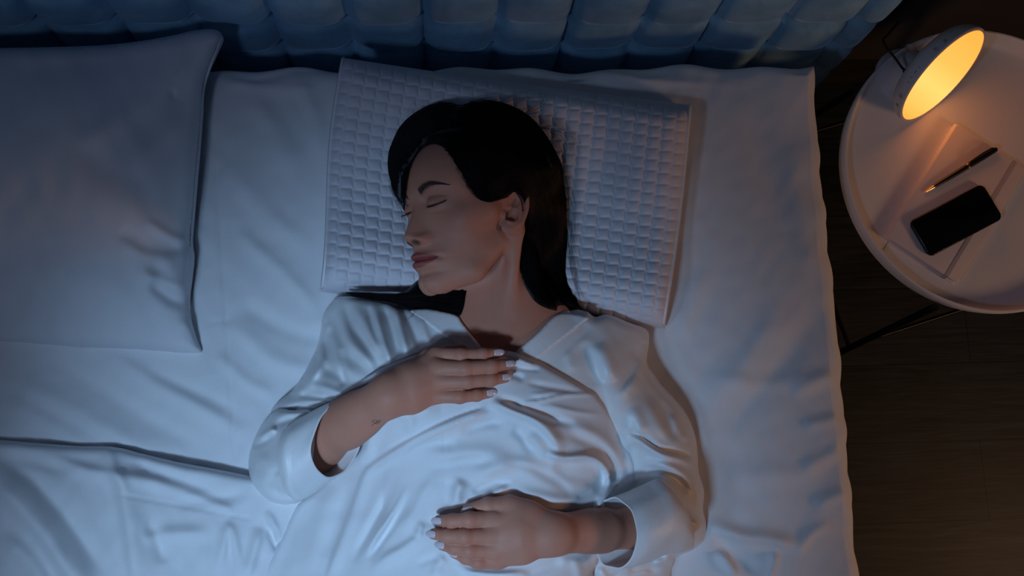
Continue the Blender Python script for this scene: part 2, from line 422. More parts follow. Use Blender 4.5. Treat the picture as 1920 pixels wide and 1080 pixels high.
def sheet():
    xs = np.unique(np.concatenate([np.linspace(XL, -.66, 30), np.arange(-.66, XR-.001, .0042), [XR]]))
    ys = np.unique(np.concatenate([np.linspace(YF, -.24, 60), np.arange(-.24, YH-.001, .0042), [YH]]))
    # rolled edge: extra rows that turn down the sides
    def rim(c, sgn):
        out = []
        for k in range(1, 8):
            t = math.pi/2*k/7; out.append((c, sgn, t))
        return out
    R = .028
    X = list(xs[(xs > XL+R) & (xs < XR-R)]); Y = list(ys[(ys > YF+R) & (ys < YH-R)])
    px = [(XL+R, 0)]+[(x, 0) for x in X]+[(XR-R, 0)]
    py = [(YF+R, 0)]+[(y, 0) for y in Y]+[(YH-R, 0)]
    ang = [math.pi/2*k/7 for k in range(1, 8)]
    def ext(p, lo, hi):
        q = [(lo+R-R*math.sin(a), R*(1-math.cos(a))) for a in ang][::-1]
        r = [(hi-R+R*math.sin(a), R*(1-math.cos(a))) for a in ang]
        dl = [(lo, R+d) for d in (.20, .12, .06, .02)]; dr = [(hi, R+d) for d in (.02, .06, .12, .20)]
        return dl+q+p+r+dr
    px = ext(px, XL, XR); py = ext(py, YF, YH)
    ax = np.array(px); ay = np.array(py)
    GX, GY = np.meshgrid(ax[:, 0], ay[:, 0]); DX, DY = np.meshgrid(ax[:, 1], ay[:, 1])
    D = np.maximum(DX, DY)
    Z = ZM-D
    uv = proj(np.stack([GX, GY, np.full_like(GX, ZM)], -1).reshape(-1, 3)); u = uv[:, 0].reshape(GX.shape); v = uv[:, 1].reshape(GX.shape)
    st = strokes(u, v, S_TOP)+.0016*wav(u, v, 3, 150)+.0007*wav(u, v, 5, 50)
    fade = np.clip(1-D/.03, 0, 1)
    Z = Z+st*fade
    # raised corner of the sheet and elastic puckers on the right side
    Z += .020*np.exp(-(((GX-XR+.02)/.12)**2+((GY-YH+.01)/.10)**2))*fade
    pk = (DX > 0) & (GX > 0)
    puck = .0022*np.abs(np.sin(GY*58+1.2*np.sin(GY*17)))+.002*np.sin(GY*9)
    GX2 = GX+np.where(pk, puck*np.clip(DX/.02, 0, 1)-.004, 0)+.0015*np.sin(GY*58)*np.clip((GX-XR+.1)/.1, 0, 1)*(GX > 0)
    Z += .0018*np.sin(GY*58+1.2*np.sin(GY*17)+.5)*np.clip(1-np.abs(GX-XR+.03)/.05, 0, 1)
    GY2 = GY+np.where((DY > 0) & (GY > 0), .004*np.sin(GX*21)+.003*np.sin(GX*53), 0)
    n, m = GX.shape
    vv = np.stack([GX2, GY2, Z], -1).reshape(-1, 3); i = np.arange(n*m).reshape(n, m)
    f = np.stack([i[:-1, :-1], i[:-1, 1:], i[1:, 1:], i[1:, :-1]], -1).reshape(-1, 4)
    return mesh('bed_sheet', vv, f, m_sheet)
sh = tag(sheet(), 'plain white fitted sheet stretched over the mattress', 'bed sheet')

# ------------------------------------------------------------------ big pillow at the left
PO = [(-560,110),(-300,97),(-100,92),(0,90),(110,88),(200,84),(270,76),(325,66),(365,57),(400,55),(416,66),(406,92),(390,128),(380,165),(377,215),(372,280),
      (366,350),(361,410),(358,450),(361,480),(357,520),(353,560),(358,600),(368,632),(380,662),(340,663),(270,656),(180,650),(90,645),(0,640),(-200,636),(-420,640),(-560,640),(-585,380)]
ztop = tps([(-560,110,.03),(-560,640,.03),(-585,380,.04),(-100,92,.07),(200,84,.07),(400,58,.075),(377,215,.055),(361,410,.05),(353,560,.045),(380,662,.02),(270,656,.03),(0,640,.03),(-420,640,.03),
            (-100,360,.16),(150,340,.15),(250,300,.125),(250,430,.12),(120,180,.125),(300,150,.10),(120,560,.095),(300,570,.065),(-300,360,.15),(310,400,.09),(330,250,.085)])
PS = [([(385,70),(330,130),(250,200),(150,290)], 30, .004), ([(400,75),(345,170),(280,240),(180,340)], 24, -.003), ([(380,110),(350,190),(300,260),(220,330)], 18, .004, 26),
      ([(326,165),(324,178),(328,190)], 6, -.003), ([(220,430),(280,465),(352,462)], 12, -.007, 18), ([(270,410),(320,445),(356,452)], 10, .006),
      ([(280,525),(320,560),(352,572)], 11, -.010, 16), ([(260,510),(320,535),(350,545)], 12, .007), ([(230,440),(270,470),(340,490)], 16, .005),
      ([(300,480),(330,520),(350,560)], 14, .004), ([(340,600),(360,620),(372,650)], 10, .005), ([(0,130),(150,120),(300,90)], 26, -.004), ([(60,500),(160,520),(250,560)], 30, .004),
      ([(100,250),(220,330),(300,400)], 30, -.004), ([(370,170),(364,300),(352,440),(348,560)], 3.5, -.004, 3.5, .1), ([(120,280),(200,240),(290,180)], 22, .004)]
p1 = cloth('pillow', PO, ztop, PS, 5.0, 26, .030, m_case, None, .012, wr=.0015, seed=4)
tag(p1, 'large plain white pillow lying flat at the left beside the headboard', 'pillow')
pc = crom([(415,68),(394,125),(380,170),(374,230),(370,290),(363,360),(358,430),(356,470),(352,520),(350,560),(355,600),(366,635),(378,660)], 6)
e = M(pc[:, 0], pc[:, 1], ztop(pc[:, 0], pc[:, 1])-.024)
MB().tube(e, .0016, 8).obj('piping', m_pipe, p1)
# ------------------------------------------------------------------ bedside table
ZT = .45                                    # upper face of the tray floor is a little lower
TC = np.array([.902, .442]); TR_ = .243
m_tray = mat('tray_lacquer', (.80, .80, .84), .45, spec=.5, build=fabric_nodes(weave=300, wr=4, big=.02, bump=.03, var=.01))
m_black = mat('black_metal', (.012, .012, .013), .35, metal=.6)
m_brass = mat('brass', (.75, .52, .25), .25, metal=1)
m_steel = mat('steel', (.6, .6, .62), .25, metal=1)
tb = empty('bedside_table', (TC[0], TC[1], 0)); tag(tb, 'round white tray table on thin black legs beside the bed', 'table')
r = TR_
prof = [(0, -.018), (r-.012, -.018), (r-.004, -.014), (r-.001, 0), (r, .014), (r-.0015, .0165), (r-.004, .0165), (r-.0055, .014), (r-.008, -.004), (r-.014, -.012), (r-.020, -.0135), (0, -.0135)]
tray = MB().lathe(prof, 128, (TC[0], TC[1], ZT)).obj('tray', m_tray, auto=50); keep(tray, tb); tray['label'] = 'white round tray top with raised rim'
ZS = ZT-.0135
legs = [((1742, 577), (1560, 660)), ((1592, 186), (1480, 300)), ((2120, 250), (2260, 120)), ((2080, 560), (2200, 700))]
angs = []
for (a, b) in legs:
    p = P(a[0], a[1], ZT-.02)[:2]-TC; an = math.atan2(p[1], p[0]); angs.append(an)
angs[2] = angs[0]+math.pi; angs[3] = angs[1]+math.pi
for an in angs:
    d = np.array([math.cos(an), math.sin(an)])
    top = np.array([*(TC+d*(r+.004)), ZT-.022]); foot = np.array([*(TC+d*(r*.55)), .005])
    # hinge joint: outside the tray, rod goes down and inwards under it
    k = np.array([*(TC+d*(r+.010)), ZT-.012])
    side = np.array([-d[1], d[0]])
    lo = np.array([*(TC+d*(r+.06)), .006])
    lg = MB().tube([k+[0, 0, .012], lo], .0065, 12).obj('leg', m_black, auto=50); keep(lg, tb)
    s = MB().tube([k-[*(d*.014), 0], k+[*(d*.012), 0]], .0075, 16).obj('screw', m_brass, auto=50); keep(s, lg); s.matrix_parent_inverse = Matrix.Translation(-Vector(tb.location)); s['label'] = 'brass screw joint'
    keep(MB().tube([lo+[0, 0, .004], lo-[0, 0, .006]], .010, 12).obj('foot_cap', m_black, auto=50), lg)
# crossing rods between feet
for i in range(4):
    a = np.array([*(TC+np.array([math.cos(angs[i]), math.sin(angs[i])])*(r+.04)), .14]); b = np.array([*(TC+np.array([math.cos(angs[(i+1) % 4]), math.sin(angs[(i+1) % 4])])*(r+.04)), .14])
    keep(MB().tube([a, b], .004, 10).obj('stretcher', m_black, auto=50), tb)

def onT(u, v, h=0): return P(u, v, ZS+h)
# ------------------------------------------------------------------ wake-up lamp: a disc leaning back on a foot
m_lampw = mat('lamp_white_plastic', (.62, .64, .70), .45, build=fabric_nodes(weave=200, wr=3, big=.01, bump=.01, var=.01))
m_mark = mat('lamp_grey_print', (.12, .13, .16), .5)
def glow(nt, b):
    L = nt.links.new
    tc = N(nt, 'ShaderNodeTexCoord'); sx = N(nt, 'ShaderNodeSeparateXYZ'); L(tc.outputs['Object'], sx.inputs[0])
    mr = N(nt, 'ShaderNodeMapRange'); mr.inputs['From Min'].default_value = -.085; mr.inputs['From Max'].default_value = .085
    L(sx.outputs['X'], mr.inputs['Value'])
    rp = N(nt, 'ShaderNodeValToRGB'); el = rp.color_ramp.elements
    el[0].position = 0; el[0].color = (1.0, .23, .028, 1); el[1].position = 1; el[1].color = (1.0, .23, .028, 1)
    e = el.new(.38); e.color = (1.0, .36, .085, 1); e = el.new(.15); e.color = (1.0, .29, .055, 1); e = el.new(.62); e.color = (1, .28, .048, 1)
    L(mr.outputs['Result'], rp.inputs['Fac'])
    b.inputs['Base Color'].default_value = (.25, .18, .1, 1)
    L(rp.outputs['Color'], b.inputs['Emission Color']); b.inputs['Emission Strength'].default_value = 2.0
m_glow = mat('glowing_diffuser', rough=.5, build=glow)

LC = P(1769, 144, ZS+.084)
_r = np.array([(1769-CX)/F, (CY-144)/F]); _L2 = np.linalg.solve(np.eye(2)+np.outer(_r, _r), np.array([147., 166.]))
_L = np.array([_L2[0], _L2[1], _L2 @ _r]); X1 = BAS @ _L; X1 /= np.linalg.norm(X1)
_v = CAM-LC; dep = np.linalg.norm(_v); _v /= dep
_s = np.cross(X1, _v)
if _s[0] < 0: _s = -_s
nrm = .31*_v+math.sqrt(1-.31**2)*_s; nrm /= np.linalg.norm(nrm)
Y1 = np.cross(nrm, X1)
R_l = .106*.5*0+np.linalg.norm(proj(LC+X1*.05)-proj(LC-X1*.05)); R_l = .05*217/R_l
print('LAMP', nrm, X1, R_l)
lamp = empty('wake_up_lamp', tuple(LC)); tag(lamp, 'round white lamp with glowing amber face standing on the tray table', 'lamp')
LM = Matrix([[X1[0], Y1[0], nrm[0], LC[0]], [X1[1], Y1[1], nrm[1], LC[1]], [X1[2], Y1[2], nrm[2], LC[2]], [0, 0, 0, 1]])
lamp.matrix_world = LM
R0 = R_l
MB().lathe([(R0, -.001), (R0+.0035, -.0005), (R0+.0045, -.003), (R0+.0040, -.012), (R0-.001, -.022), (R0-.010, -.031), (R0-.025, -.037), (R0-.05, -.040), (0, -.041)], 96).obj('housing', m_lampw, lamp)
MB().lathe([(0, .0085), (R0*.3, .0078), (R0*.6, .0055), (R0*.85, .0022), (R0*.97, -.0002), (R0+.0005, -.002)], 96).obj('diffuser', m_glow, lamp)['label'] = 'amber glowing diffuser'
# foot: a flat ring the disc leans on
ft = P(1745, 165, ZS); ftl = MB()
fc = LC-nrm*.045; fc[2] = ZS
ftl.lathe([(0, 0), (.047, 0), (.050, .003), (.048, .007), (.040, .010), (.030, .030), (.026, .050), (0, .052)], 48, tuple(fc))
f_o = ftl.obj('foot', m_lampw); f_o.parent = lamp; f_o.matrix_parent_inverse = LM.inverted()
# printed symbols and buttons along the rim
def rim_pt(a, z, lift=.0004):
    pr = R0+.0044-(.0008*(-z-.003)/.009)+lift
    if z < -.012: pr = R0+.004-(-z-.012)*.5+lift
    return np.array([pr*math.cos(a), pr*math.sin(a), z])
for k, a in enumerate(np.radians([62, 74, 96, 102, 108, 114, 132, 146])):
    mbm = MB(); rad = [.0030, .0036, .0010, .0022, .0013, .0010, .0036, .0030][k]
    if rad > .0025: pts = [rim_pt(a+rad/R0*math.cos(t), -.0105+rad*math.sin(t)) for t in np.linspace(0, 2*math.pi*.82, 18)]; mbm.tube(pts, .00028, 6); pts = [rim_pt(a+.0012/R0*math.cos(t), -.0105+.0012*math.sin(t)) for t in np.linspace(0, 2*math.pi, 10)]; mbm.tube(pts, .0004, 6)
    else: pts = [rim_pt(a+t/R0, -.0105) for t in np.linspace(-rad, rad, 5)]; mbm.tube(pts, .0006, 6)
    mbm.obj('button', m_mark, lamp)
# power plug and cord
m_cord = mat('black_cord', (.012, .012, .012), .5)
pk = P(1703, 140, ZS+.062); pd = P(1690, 122, ZS+.075)
cord = MB().tube([pk+(pk-pd)*.25, pk, pk+(pd-pk)*.45], [.0052, .0058, .0045], 14).obj('plug', m_cord, None, auto=50)
cord.parent = lamp; cord.matrix_parent_inverse = LM.inverted()
c3 = np.array([pk+(pd-pk)*.4, P(1692, 128, ZS+.070), P(1676, 106, ZS+.085), P(1664, 92, ZS+.09), P(1656, 75, ZS+.06), P(1664, 66, ZS-.02), P(1672, 56, .36), P(1690, 36, .22), P(1708, 16, .10)])
o = MB().tube(crom(c3, .006), .0020, 10).obj('power_cord', m_cord); o.parent = lamp; o.matrix_parent_inverse = LM.inverted()
# small thing clipped on the far side
# ------------------------------------------------------------------ thin white cable lying in loops
m_cab = mat('white_cable', (.62, .62, .66), .4)
cb = [(1683,137,.001),(1688,126,.003),(1695,134,.002),(1690,138,.002),(1682,128,.003),(1690,122,.004),(1706,126,.004),(1716,122,.008),(1704,106,.018),(1697,92,.026),(1701,84,.030),(1712,84,.028),(1721,96,.022),(1722,112,.014),(1714,124,.006),(1700,122,.002),(1680,124,.001),(1669,127,.001)]
o = MB().tube(crom(np.array([onT(a, b, h+.0012) for a, b, h in cb]), .003), .0010, 8).obj('charging_cable', m_cab); tag(o, 'thin white cable curled in loops behind the glowing lamp', 'cable')
# ------------------------------------------------------------------ notebook
m_note = mat('notebook_cover', (.80, .72, .73), .6, build=fabric_nodes(weave=700, wr=5, big=.03, bump=.08, var=.01))
m_page = mat('paper_edge', (.78, .74, .70), .9)
m_elas = mat('elastic_band', (.52, .46, .46), .7)
h1 = .0135
A = P(1795, 232, ZS+h1); Bq = P(1664, 443, ZS+h1); Cq = P(1799, 526, ZS+h1)
ey = (A-Bq); Ln = np.linalg.norm(ey); ey /= Ln; ex = (Cq-Bq); ex -= ey*ex.dot(ey); Wn = np.linalg.norm(ex); ex /= Wn
nb = empty('notebook', (Bq[0], Bq[1], ZS)); tag(nb, 'pale closed notebook with elastic band lying under the phone and pen', 'notebook')
rz = math.atan2(ex[1], ex[0]); nb.rotation_euler = (0, 0, rz)
def rpoly(x0, y0, x1, y1, r, k=5):
    o = []
    for cx, cy, s in ((x1-r, y1-r, 0), (x0+r, y1-r, 1), (x0+r, y0+r, 2), (x1-r, y0+r, 3)):
        for j in range(k+1):
            t = math.pi/2*(s+j/k); o.append((cx+r*math.cos(t), cy+r*math.sin(t)))
    return o
MB().prism(rpoly(0, 0, Wn, Ln, .004), h1-.0024, h1, .0009, 3).obj('front_cover', m_note, nb, auto=50)
MB().prism(rpoly(0, 0, Wn, Ln, .004), 0, .0022, .0009, 3).obj('back_cover', m_note, nb, auto=50)
MB().prism(rpoly(.0008, .003, Wn-.003, Ln-.003, .003), .0022, h1-.0024, 0).obj('pages', m_page, nb, smooth=False)
sp = MB().tube([(.0036, .0006, h1/2), (.0036, Ln-.0006, h1/2)], .0066, 16).obj('spine', m_note, nb, auto=50)
be = MB(); xb = Wn*.84
be.box((xb-.003, -.0008, h1), (xb+.003, Ln+.0008, h1+.0008)).box((xb-.003, -.0012, -.0000), (xb+.003, -.0004, h1+.0008)).box((xb-.003, Ln+.0004, -.0000), (xb+.003, Ln+.0012, h1+.0008)).obj('elastic_band', m_elas, nb, smooth=False)
MB().box((.010, -.018, .0004), (.016, .006, .0009)).obj('ribbon', m_page, nb, smooth=False)
# ------------------------------------------------------------------ phone
m_glassb = mat('phone_glass', (.003, .003, .004), .12, spec=.5)
m_pbody = mat('phone_body', (.02, .022, .026), .3, metal=.7)
hp = h1+.0009
a = P(1705, 414, ZS+hp+.007); b = P(1744, 484, ZS+hp+.007); c = P(1882, 408, ZS+hp+.007); d = P(1843, 344, ZS+hp+.007)
pc = (a+b+c+d)/4; lx = ((c-b)+(d-a))/2; Lp = np.linalg.norm(lx); wy = ((a-b)+(d-c))/2; lx /= Lp; wy -= lx*wy.dot(lx); Wp = np.linalg.norm(wy)
ph = empty('mobile_phone', (pc[0], pc[1], ZS+hp), (0, 0, math.atan2(lx[1], lx[0]))); tag(ph, 'black mobile phone with dark screen lying on the notebook', 'phone')
bd = MB().prism(rpoly(-Lp/2, -Wp/2, Lp/2, Wp/2, .0105, 8), 0, .0074, .0030, 5).obj('body', m_pbody, ph, auto=50)
MB().prism(rpoly(-Lp/2+.0012, -Wp/2+.0012, Lp/2-.0012, Wp/2-.0012, .0095, 8), .0070, .0077, .0004, 2).obj('screen', m_glassb, ph, auto=50)
MB().lathe([(0, .0078), (.0052, .0078), (.0056, .0076)], 32, (-Lp/2+.0075, 0, 0)).obj('home_button', m_glassb, ph)
MB().box((-Lp/2-.0001, -.0045, .0028), (-Lp/2+.001, .0045, .0048)).obj('charging_port', m_black, ph, smooth=False)
# ------------------------------------------------------------------ pen
m_penb = mat('pen_black_lacquer', (.01, .01, .011), .22)
m_gold = mat('pen_gold', (.85, .60, .28), .22, metal=1)
hq = ZS+h1+.0060
t0 = P(1733, 361, ZS+h1+.0022); t1 = P(1869, 279, hq); dr = t1-t0; Lq = np.linalg.norm(dr)
pen = empty('ballpoint_pen', tuple(t0)); tag(pen, 'black ballpoint pen with gold tip and ring lying on the notebook', 'pen')
q = Vector(dr).to_track_quat('X', 'Z'); pen.rotation_mode = 'QUATERNION'; pen.rotation_quaternion = q
def rod(xs, rs, n=24):
    return MB().tube([(x, 0, 0) for x in xs], rs, n)
rod([0, .002, .0021, Lq*.13], [.0004, .0007, .0013, .0030]).obj('tip', m_gold, pen, auto=40)
rod([Lq*.13, Lq*.3, Lq*.58], [.0031, .0043, .0047]).obj('barrel', m_penb, pen, auto=40)
rod([Lq*.58, Lq*.605], [.0051, .0051]).obj('ring', m_gold, pen, auto=40)
rod([Lq*.605, Lq*.8, Lq*.97, Lq*.985, Lq], [.0049, .0050, .0045, .0040, .0025]).obj('cap', m_penb, pen, auto=40)
MB().tube([(Lq*.955, .003, .003), (Lq*.94, .005, .0055), (Lq*.8, .0058, .0062), (Lq*.66, .0048, .0050), (Lq*.64, .004, .0042)], [.0011, .0012, .0011, .0010, .0013], 10).obj('clip', m_penb, pen)
# ------------------------------------------------------------------ contour pillow with the knitted lattice cover
def sstp(t): t = np.clip(t, 0, 1); return t*t*(3-2*t)
def contour_pillow():
    TL, TR, BR, BL = np.array([640,108.]), np.array([1297,197.]), np.array([1247,612.]), np.array([593,541.])
    hz = lambda t: .072+.022*np.exp(-((t-.86)/.16)**2)-.010*np.exp(-((t-.5)/.2)**2)+.010*np.exp(-((t-.1)/.14)**2)
    # top surface corners on the photo, taken at the height of the rim
    n, m = 460, 300
    A = np.linspace(0, 1, n); Bv = np.linspace(0, 1, m)
    S, T = np.meshgrid(A, Bv)
    h = hz(T)
    top = TL+(TR-TL)*S[..., None]; bot = BL+(BR-BL)*S[..., None]
    top[..., 1] += 6*np.sin(S*math.pi)*.5; bot[..., 1] += 0
    q = top*(1-T[..., None])+bot*T[..., None]
    q[..., 0] += (-7*np.sin(T*math.pi*1.6))*(1-S)+5*np.sin(T*math.pi)*S
    q[..., 1] += 6*np.sin(S*6.1+.6)*(T**3)*.6
    # sides: round over the rim then down
    du = np.minimum(S, 1-S)*.50; dv = np.minimum(T, 1-T)*.33
    R = .030
    d = np.minimum(du, dv)
    def rr(d): t = 1-np.clip(d/R, 0, 1); return 1-np.sqrt(np.clip(1-t*t, 0, 1))
    drop = 1-(1-rr(dv))*(1-rr(du)*.55)
    hh = h*(1-drop*.72)
    # quilting: lattice of soft cells with stepped rows
    NX, NY = 26, 20
    cx = S*NX; ci = np.floor(cx); fx = cx-ci
    step = .36*np.sin(S*math.pi)*0+.34
    cy = T*NY-ci*.10-sstp((fx-.84)/.16)*.22+.12*fx+.0*cx
    cj = np.floor(cy); fy = cy-cj
    zig = .05*np.sin(cy*2*math.pi)
    fx2 = (cx+zig) % 1.0
    gx = np.minimum(fx2, 1-fx2)*19e-3; gy = np.minimum(fy, 1-fy)*16.5e-3
    g = np.minimum(gx, gy)
    k = np.exp(-(g/.0016)**2)
    cellb = (1-np.exp(-(gx/.0022)**1.4))*(1-np.exp(-(gy/.0022)**1.4))*(1+.25*np.clip(gx/.009, 0, 1)*np.clip(gy/.009, 0, 1))
    fade = np.clip(np.minimum(S, 1-S)/.02, 0, 1)
    q3 = (.0023*cellb)*fade*np.clip((1-T)/.02, 0, 1)
    # hollow pressed by the head
    u, v = q[..., 0], q[..., 1]
    dent = .020*np.exp(-(((u-900)/150)**2+((v-400)/150)**2))
    hh = hh-dent+.0015*wav(u, v, 8, 120)*1.0
    hh = hh+q3+.010*np.exp(-(((u-1215)/60)**2+((v-330)/120)**2))-.004*np.exp(-(((u-1130)/40)**2+((v-260)/120)**2))
    W = M(u, v, hh)
    # bottom
    i = np.arange(n*m).reshape(m, n)
    f = np.stack([i[:-1, :-1], i[1:, :-1], i[1:, 1:], i[:-1, 1:]], -1).reshape(-1, 4)
    W = W.reshape(-1, 3)
    ring = np.concatenate([i[0, :], i[1:, -1], i[-1, -2::-1], i[-2:0:-1, 0]])
    base = W[ring].copy(); c = W.mean(0); 
    d2 = (base-c); base = base-d2*.015; base[:, 2] = ZM+.004
    mid = W[ring].copy()+d2*.006; mid[:, 2] = (mid[:, 2]*.5+(ZM+.004)*.5)
    n0 = len(W); r = len(ring)
    f = [tuple(x) for x in f]
    for a in range(r):
        b = (a+1) % r
        f.append((ring[a], ring[b], n0+b, n0+a)); f.append((n0+a, n0+b, n0+r+b, n0+r+a))
    f.append(tuple(n0+r+a for a in range(r)))
    o = mesh('contour_pillow', np.vstack([W, mid, base]), f, m_foam)
    bm = bmesh.new(); bm.from_mesh(o.data); bmesh.ops.recalc_face_normals(bm, faces=bm.faces); bm.to_mesh(o.data); bm.free()
    Wg = W.reshape(m, n, 3)
    for col in (3, n-4):
        e = Wg[:, col][::3]+np.array([0, 0, .0012])
        MB().tube(e, .0017, 8).obj('piping', m_pipe, o)
    return o
cp = tag(contour_pillow(), 'thick white contour pillow with quilted lattice cover under the woman', 'pillow')
# ------------------------------------------------------------------ surface from a distance function
def smin(a, b, k):
    h = np.clip(.5+.5*(b-a)/k, 0, 1); return b*(1-h)+a*h-k*h*(1-h)
def smax(a, b, k): return -smin(-a, -b, k)
def sstep(x, a, b): t = np.clip((x-a)/(b-a), 0, 1); return t*t*(3-2*t)
def cap(p, a, b, ra, rb):
    a = np.asarray(a, float); b = np.asarray(b, float); ab = b-a
    t = np.clip((p-a) @ ab/ab.dot(ab), 0, 1)
    return np.linalg.norm(p-a-t[:, None]*ab, axis=1)-(ra+(rb-ra)*t)
def ell(p, c, r):
    r = np.asarray(r, float); q = (p-np.asarray(c, float)); k0 = np.linalg.norm(q/r, axis=1)+1e-9; k1 = np.linalg.norm(q/(r*r), axis=1)+1e-9
    return k0*(k0-1)/k1
def ellR(p, c, Rm, r):            # Rm rows = local axes
    q = (p-np.asarray(c)) @ np.asarray(Rm).T
    return ell(q, (0, 0, 0), r)

def polygonize(f, lo, hi, h, B=10):
    lo = np.asarray(lo, float); nb = np.ceil((np.asarray(hi)-lo)/(h*B)).astype(int)
    I = np.stack(np.meshgrid(*[np.arange(n) for n in nb], indexing='ij'), -1).reshape(-1, 3)
    c = lo+(I+.5)*h*B
    d = np.concatenate([f(c[s:s+50000]) for s in range(0, len(c), 50000)])
    I = I[np.abs(d) < h*B*.87*1.35+.004]
    g = np.stack(np.meshgrid(*[np.arange(B+1)]*3, indexing='ij'), -1).reshape(-1, 3)
    keys = []; corners = []
    tot = (nb*B+2).astype(np.int64)
    for s in range(0, len(I), 150):
        J = I[s:s+150]
        idx = (J[:, None]*B+g[None])
        vals = f((lo+idx.reshape(-1, 3)*h)).reshape(len(J), B+1, B+1, B+1)
        cs = [vals[:, a:B+a, b:B+b, c_:B+c_] for a in (0, 1) for b in (0, 1) for c_ in (0, 1)]
        cs = np.stack(cs, -1); neg = (cs < 0).sum(-1)
        w = np.where((neg > 0) & (neg < 8))
        if len(w[0]) == 0: continue
        gi = J[w[0]]*B+np.stack(w[1:], -1)
        keys.append(gi); corners.append(cs[w])
    G = np.concatenate(keys).astype(np.int64); C = np.concatenate(corners)
    K = (G[:, 0]*tot[1]+G[:, 1])*tot[2]+G[:, 2]
    o = np.argsort(K); K = K[o]; G = G[o]; C = C[o]
    off = np.array([[a, b, c_] for a in (0, 1) for b in (0, 1) for c_ in (0, 1)], float)
    edges = [(i, j) for i in range(8) for j in range(i+1, 8) if np.abs(off[i]-off[j]).sum() == 1]
    acc = np.zeros((len(K), 3)); cnt = np.zeros(len(K))
    for i, j in edges:
        a, b = C[:, i], C[:, j]; m = (a < 0) != (b < 0)
        t = np.where(m, a/(a-b+1e-20), 0)
        acc += np.where(m[:, None], off[i]+(off[j]-off[i])*t[:, None], 0); cnt += m
    V = lo+(G+acc/cnt[:, None])*h
    def look(g):
        k = (g[:, 0]*tot[1]+g[:, 1])*tot[2]+g[:, 2]; q = np.searchsorted(K, k); q = np.clip(q, 0, len(K)-1); return q, K[q] == k
    quads = []
    for axis, ci in ((0, 4), (1, 2), (2, 1)):
        a, b = C[:, 0], C[:, ci]; m = np.where((a < 0) != (b < 0))[0]
        e1, e2 = [(1, 2), (2, 0), (0, 1)][axis]
        g = G[m]; g1 = g.copy(); g1[:, e1] -= 1; g2 = g1.copy(); g2[:, e2] -= 1; g3 = g.copy(); g3[:, e2] -= 1
        q1, o1 = look(g1); q2, o2 = look(g2); q3, o3 = look(g3); ok = o1 & o2 & o3
        qd = np.stack([m, q1, q2, q3], 1)[ok]; fl = (a[m] > 0)[ok]
        qd[fl] = qd[fl][:, ::-1]
        quads.append(qd)
    return V, np.concatenate(quads)
def project(f, V, e, it=3, mx=.002):
    for _ in range(it):
        d = f(V); g = np.stack([(f(V+np.eye(3)[i]*e)-f(V-np.eye(3)[i]*e))/(2*e) for i in range(3)], 1)
        n2 = (g**2).sum(1)+1e-6
        s = -(d/n2)[:, None]*g; l = np.linalg.norm(s, axis=1); s *= np.minimum(1, mx/(l+1e-9))[:, None]
        V = V+s
    return V
def subdivide_region(V, Q, sel):
    """split the chosen quads in four; neighbours become n-gons, so the surface stays closed"""
    faces = [tuple(q) for q in Q]; V = [tuple(v) for v in V]; mid = {}
    def md(a, b):
        k = (a, b) if a < b else (b, a)
        if k not in mid: mid[k] = len(V); V.append(tuple((V[a][i]+V[b][i])/2 for i in range(3)))
        return mid[k]
    out = []; rest = []
    for f, s in zip(faces, sel):
        if s:
            m = [md(f[i], f[(i+1) % 4]) for i in range(4)]; c = len(V); V.append(tuple(sum(V[i][k] for i in f)/4 for k in range(3)))
            for i in range(4): out.append((f[i], m[i], c, m[i-1]))
        else: rest.append(f)
    for f in rest:
        n = []
        for i in range(4):
            a, b = f[i], f[(i+1) % 4]; n.append(a); k = (a, b) if a < b else (b, a)
            if k in mid: n.append(mid[k])
        out.append(tuple(n))
    return np.array(V), out

# ------------------------------------------------------------------ the head, in millimetres: s to her left, f forward, z up
HR = np.array([[.60177432, -.79624969, -.06208139], [-.01289165, -.08740534, .99608941], [.79856213, .5986207, .06286326]])
HS = 1.0e-3; HSV = np.array([1.015e-3, 1.050e-3, 1.006e-3])
HCEN = P(879, 393.5, ZM+.158)
def to_head(p): return ((p-HCEN) @ HR)/HSV
def from_head(q): return HCEN+(np.asarray(q, float)*HSV) @ HR.T
PZ = np.array([-125,-116,-112,-108,-104,-98,-92,-86,-82,-79,-76,-73,-70.5,-68.6,-67,-64.5,-61.5,-58,-54,-50.5,-48,-45,-42,-38.5,-34,-28,-20,-12,-5,1,7,13,20,30,42,55,66,76,86.])
PF = np.array([ 38, 50, 61, 69.5, 75.5, 79.5, 79.6, 78.0, 80.0, 83.6, 86.3, 87.4, 86.2, 83.4, 86.6, 89.2, 88.4, 86.2, 85.4, 87, 91.5, 96.5, 99.6, 100.6, 98.8, 95.6, 91.4, 87.0, 83.8, 82.2, 82.8, 84.8, 86, 86.2, 84.2, 79.0, 71.0, 62, 50])
SZ = np.array([-125,-112,-104,-96,-88,-80,-74,-68,-63,-58,-53,-49,-45,-40,-34,-27,-18,-8,0,6,12,20,35,60,90.])
SS = np.array([ 22, 20, 19, 19, 21, 20, 21, 22, 21, 18, 16, 15, 15, 14, 12, 11, 10.5, 9.5, 10, 13, 22, 40, 45, 45, 45.])
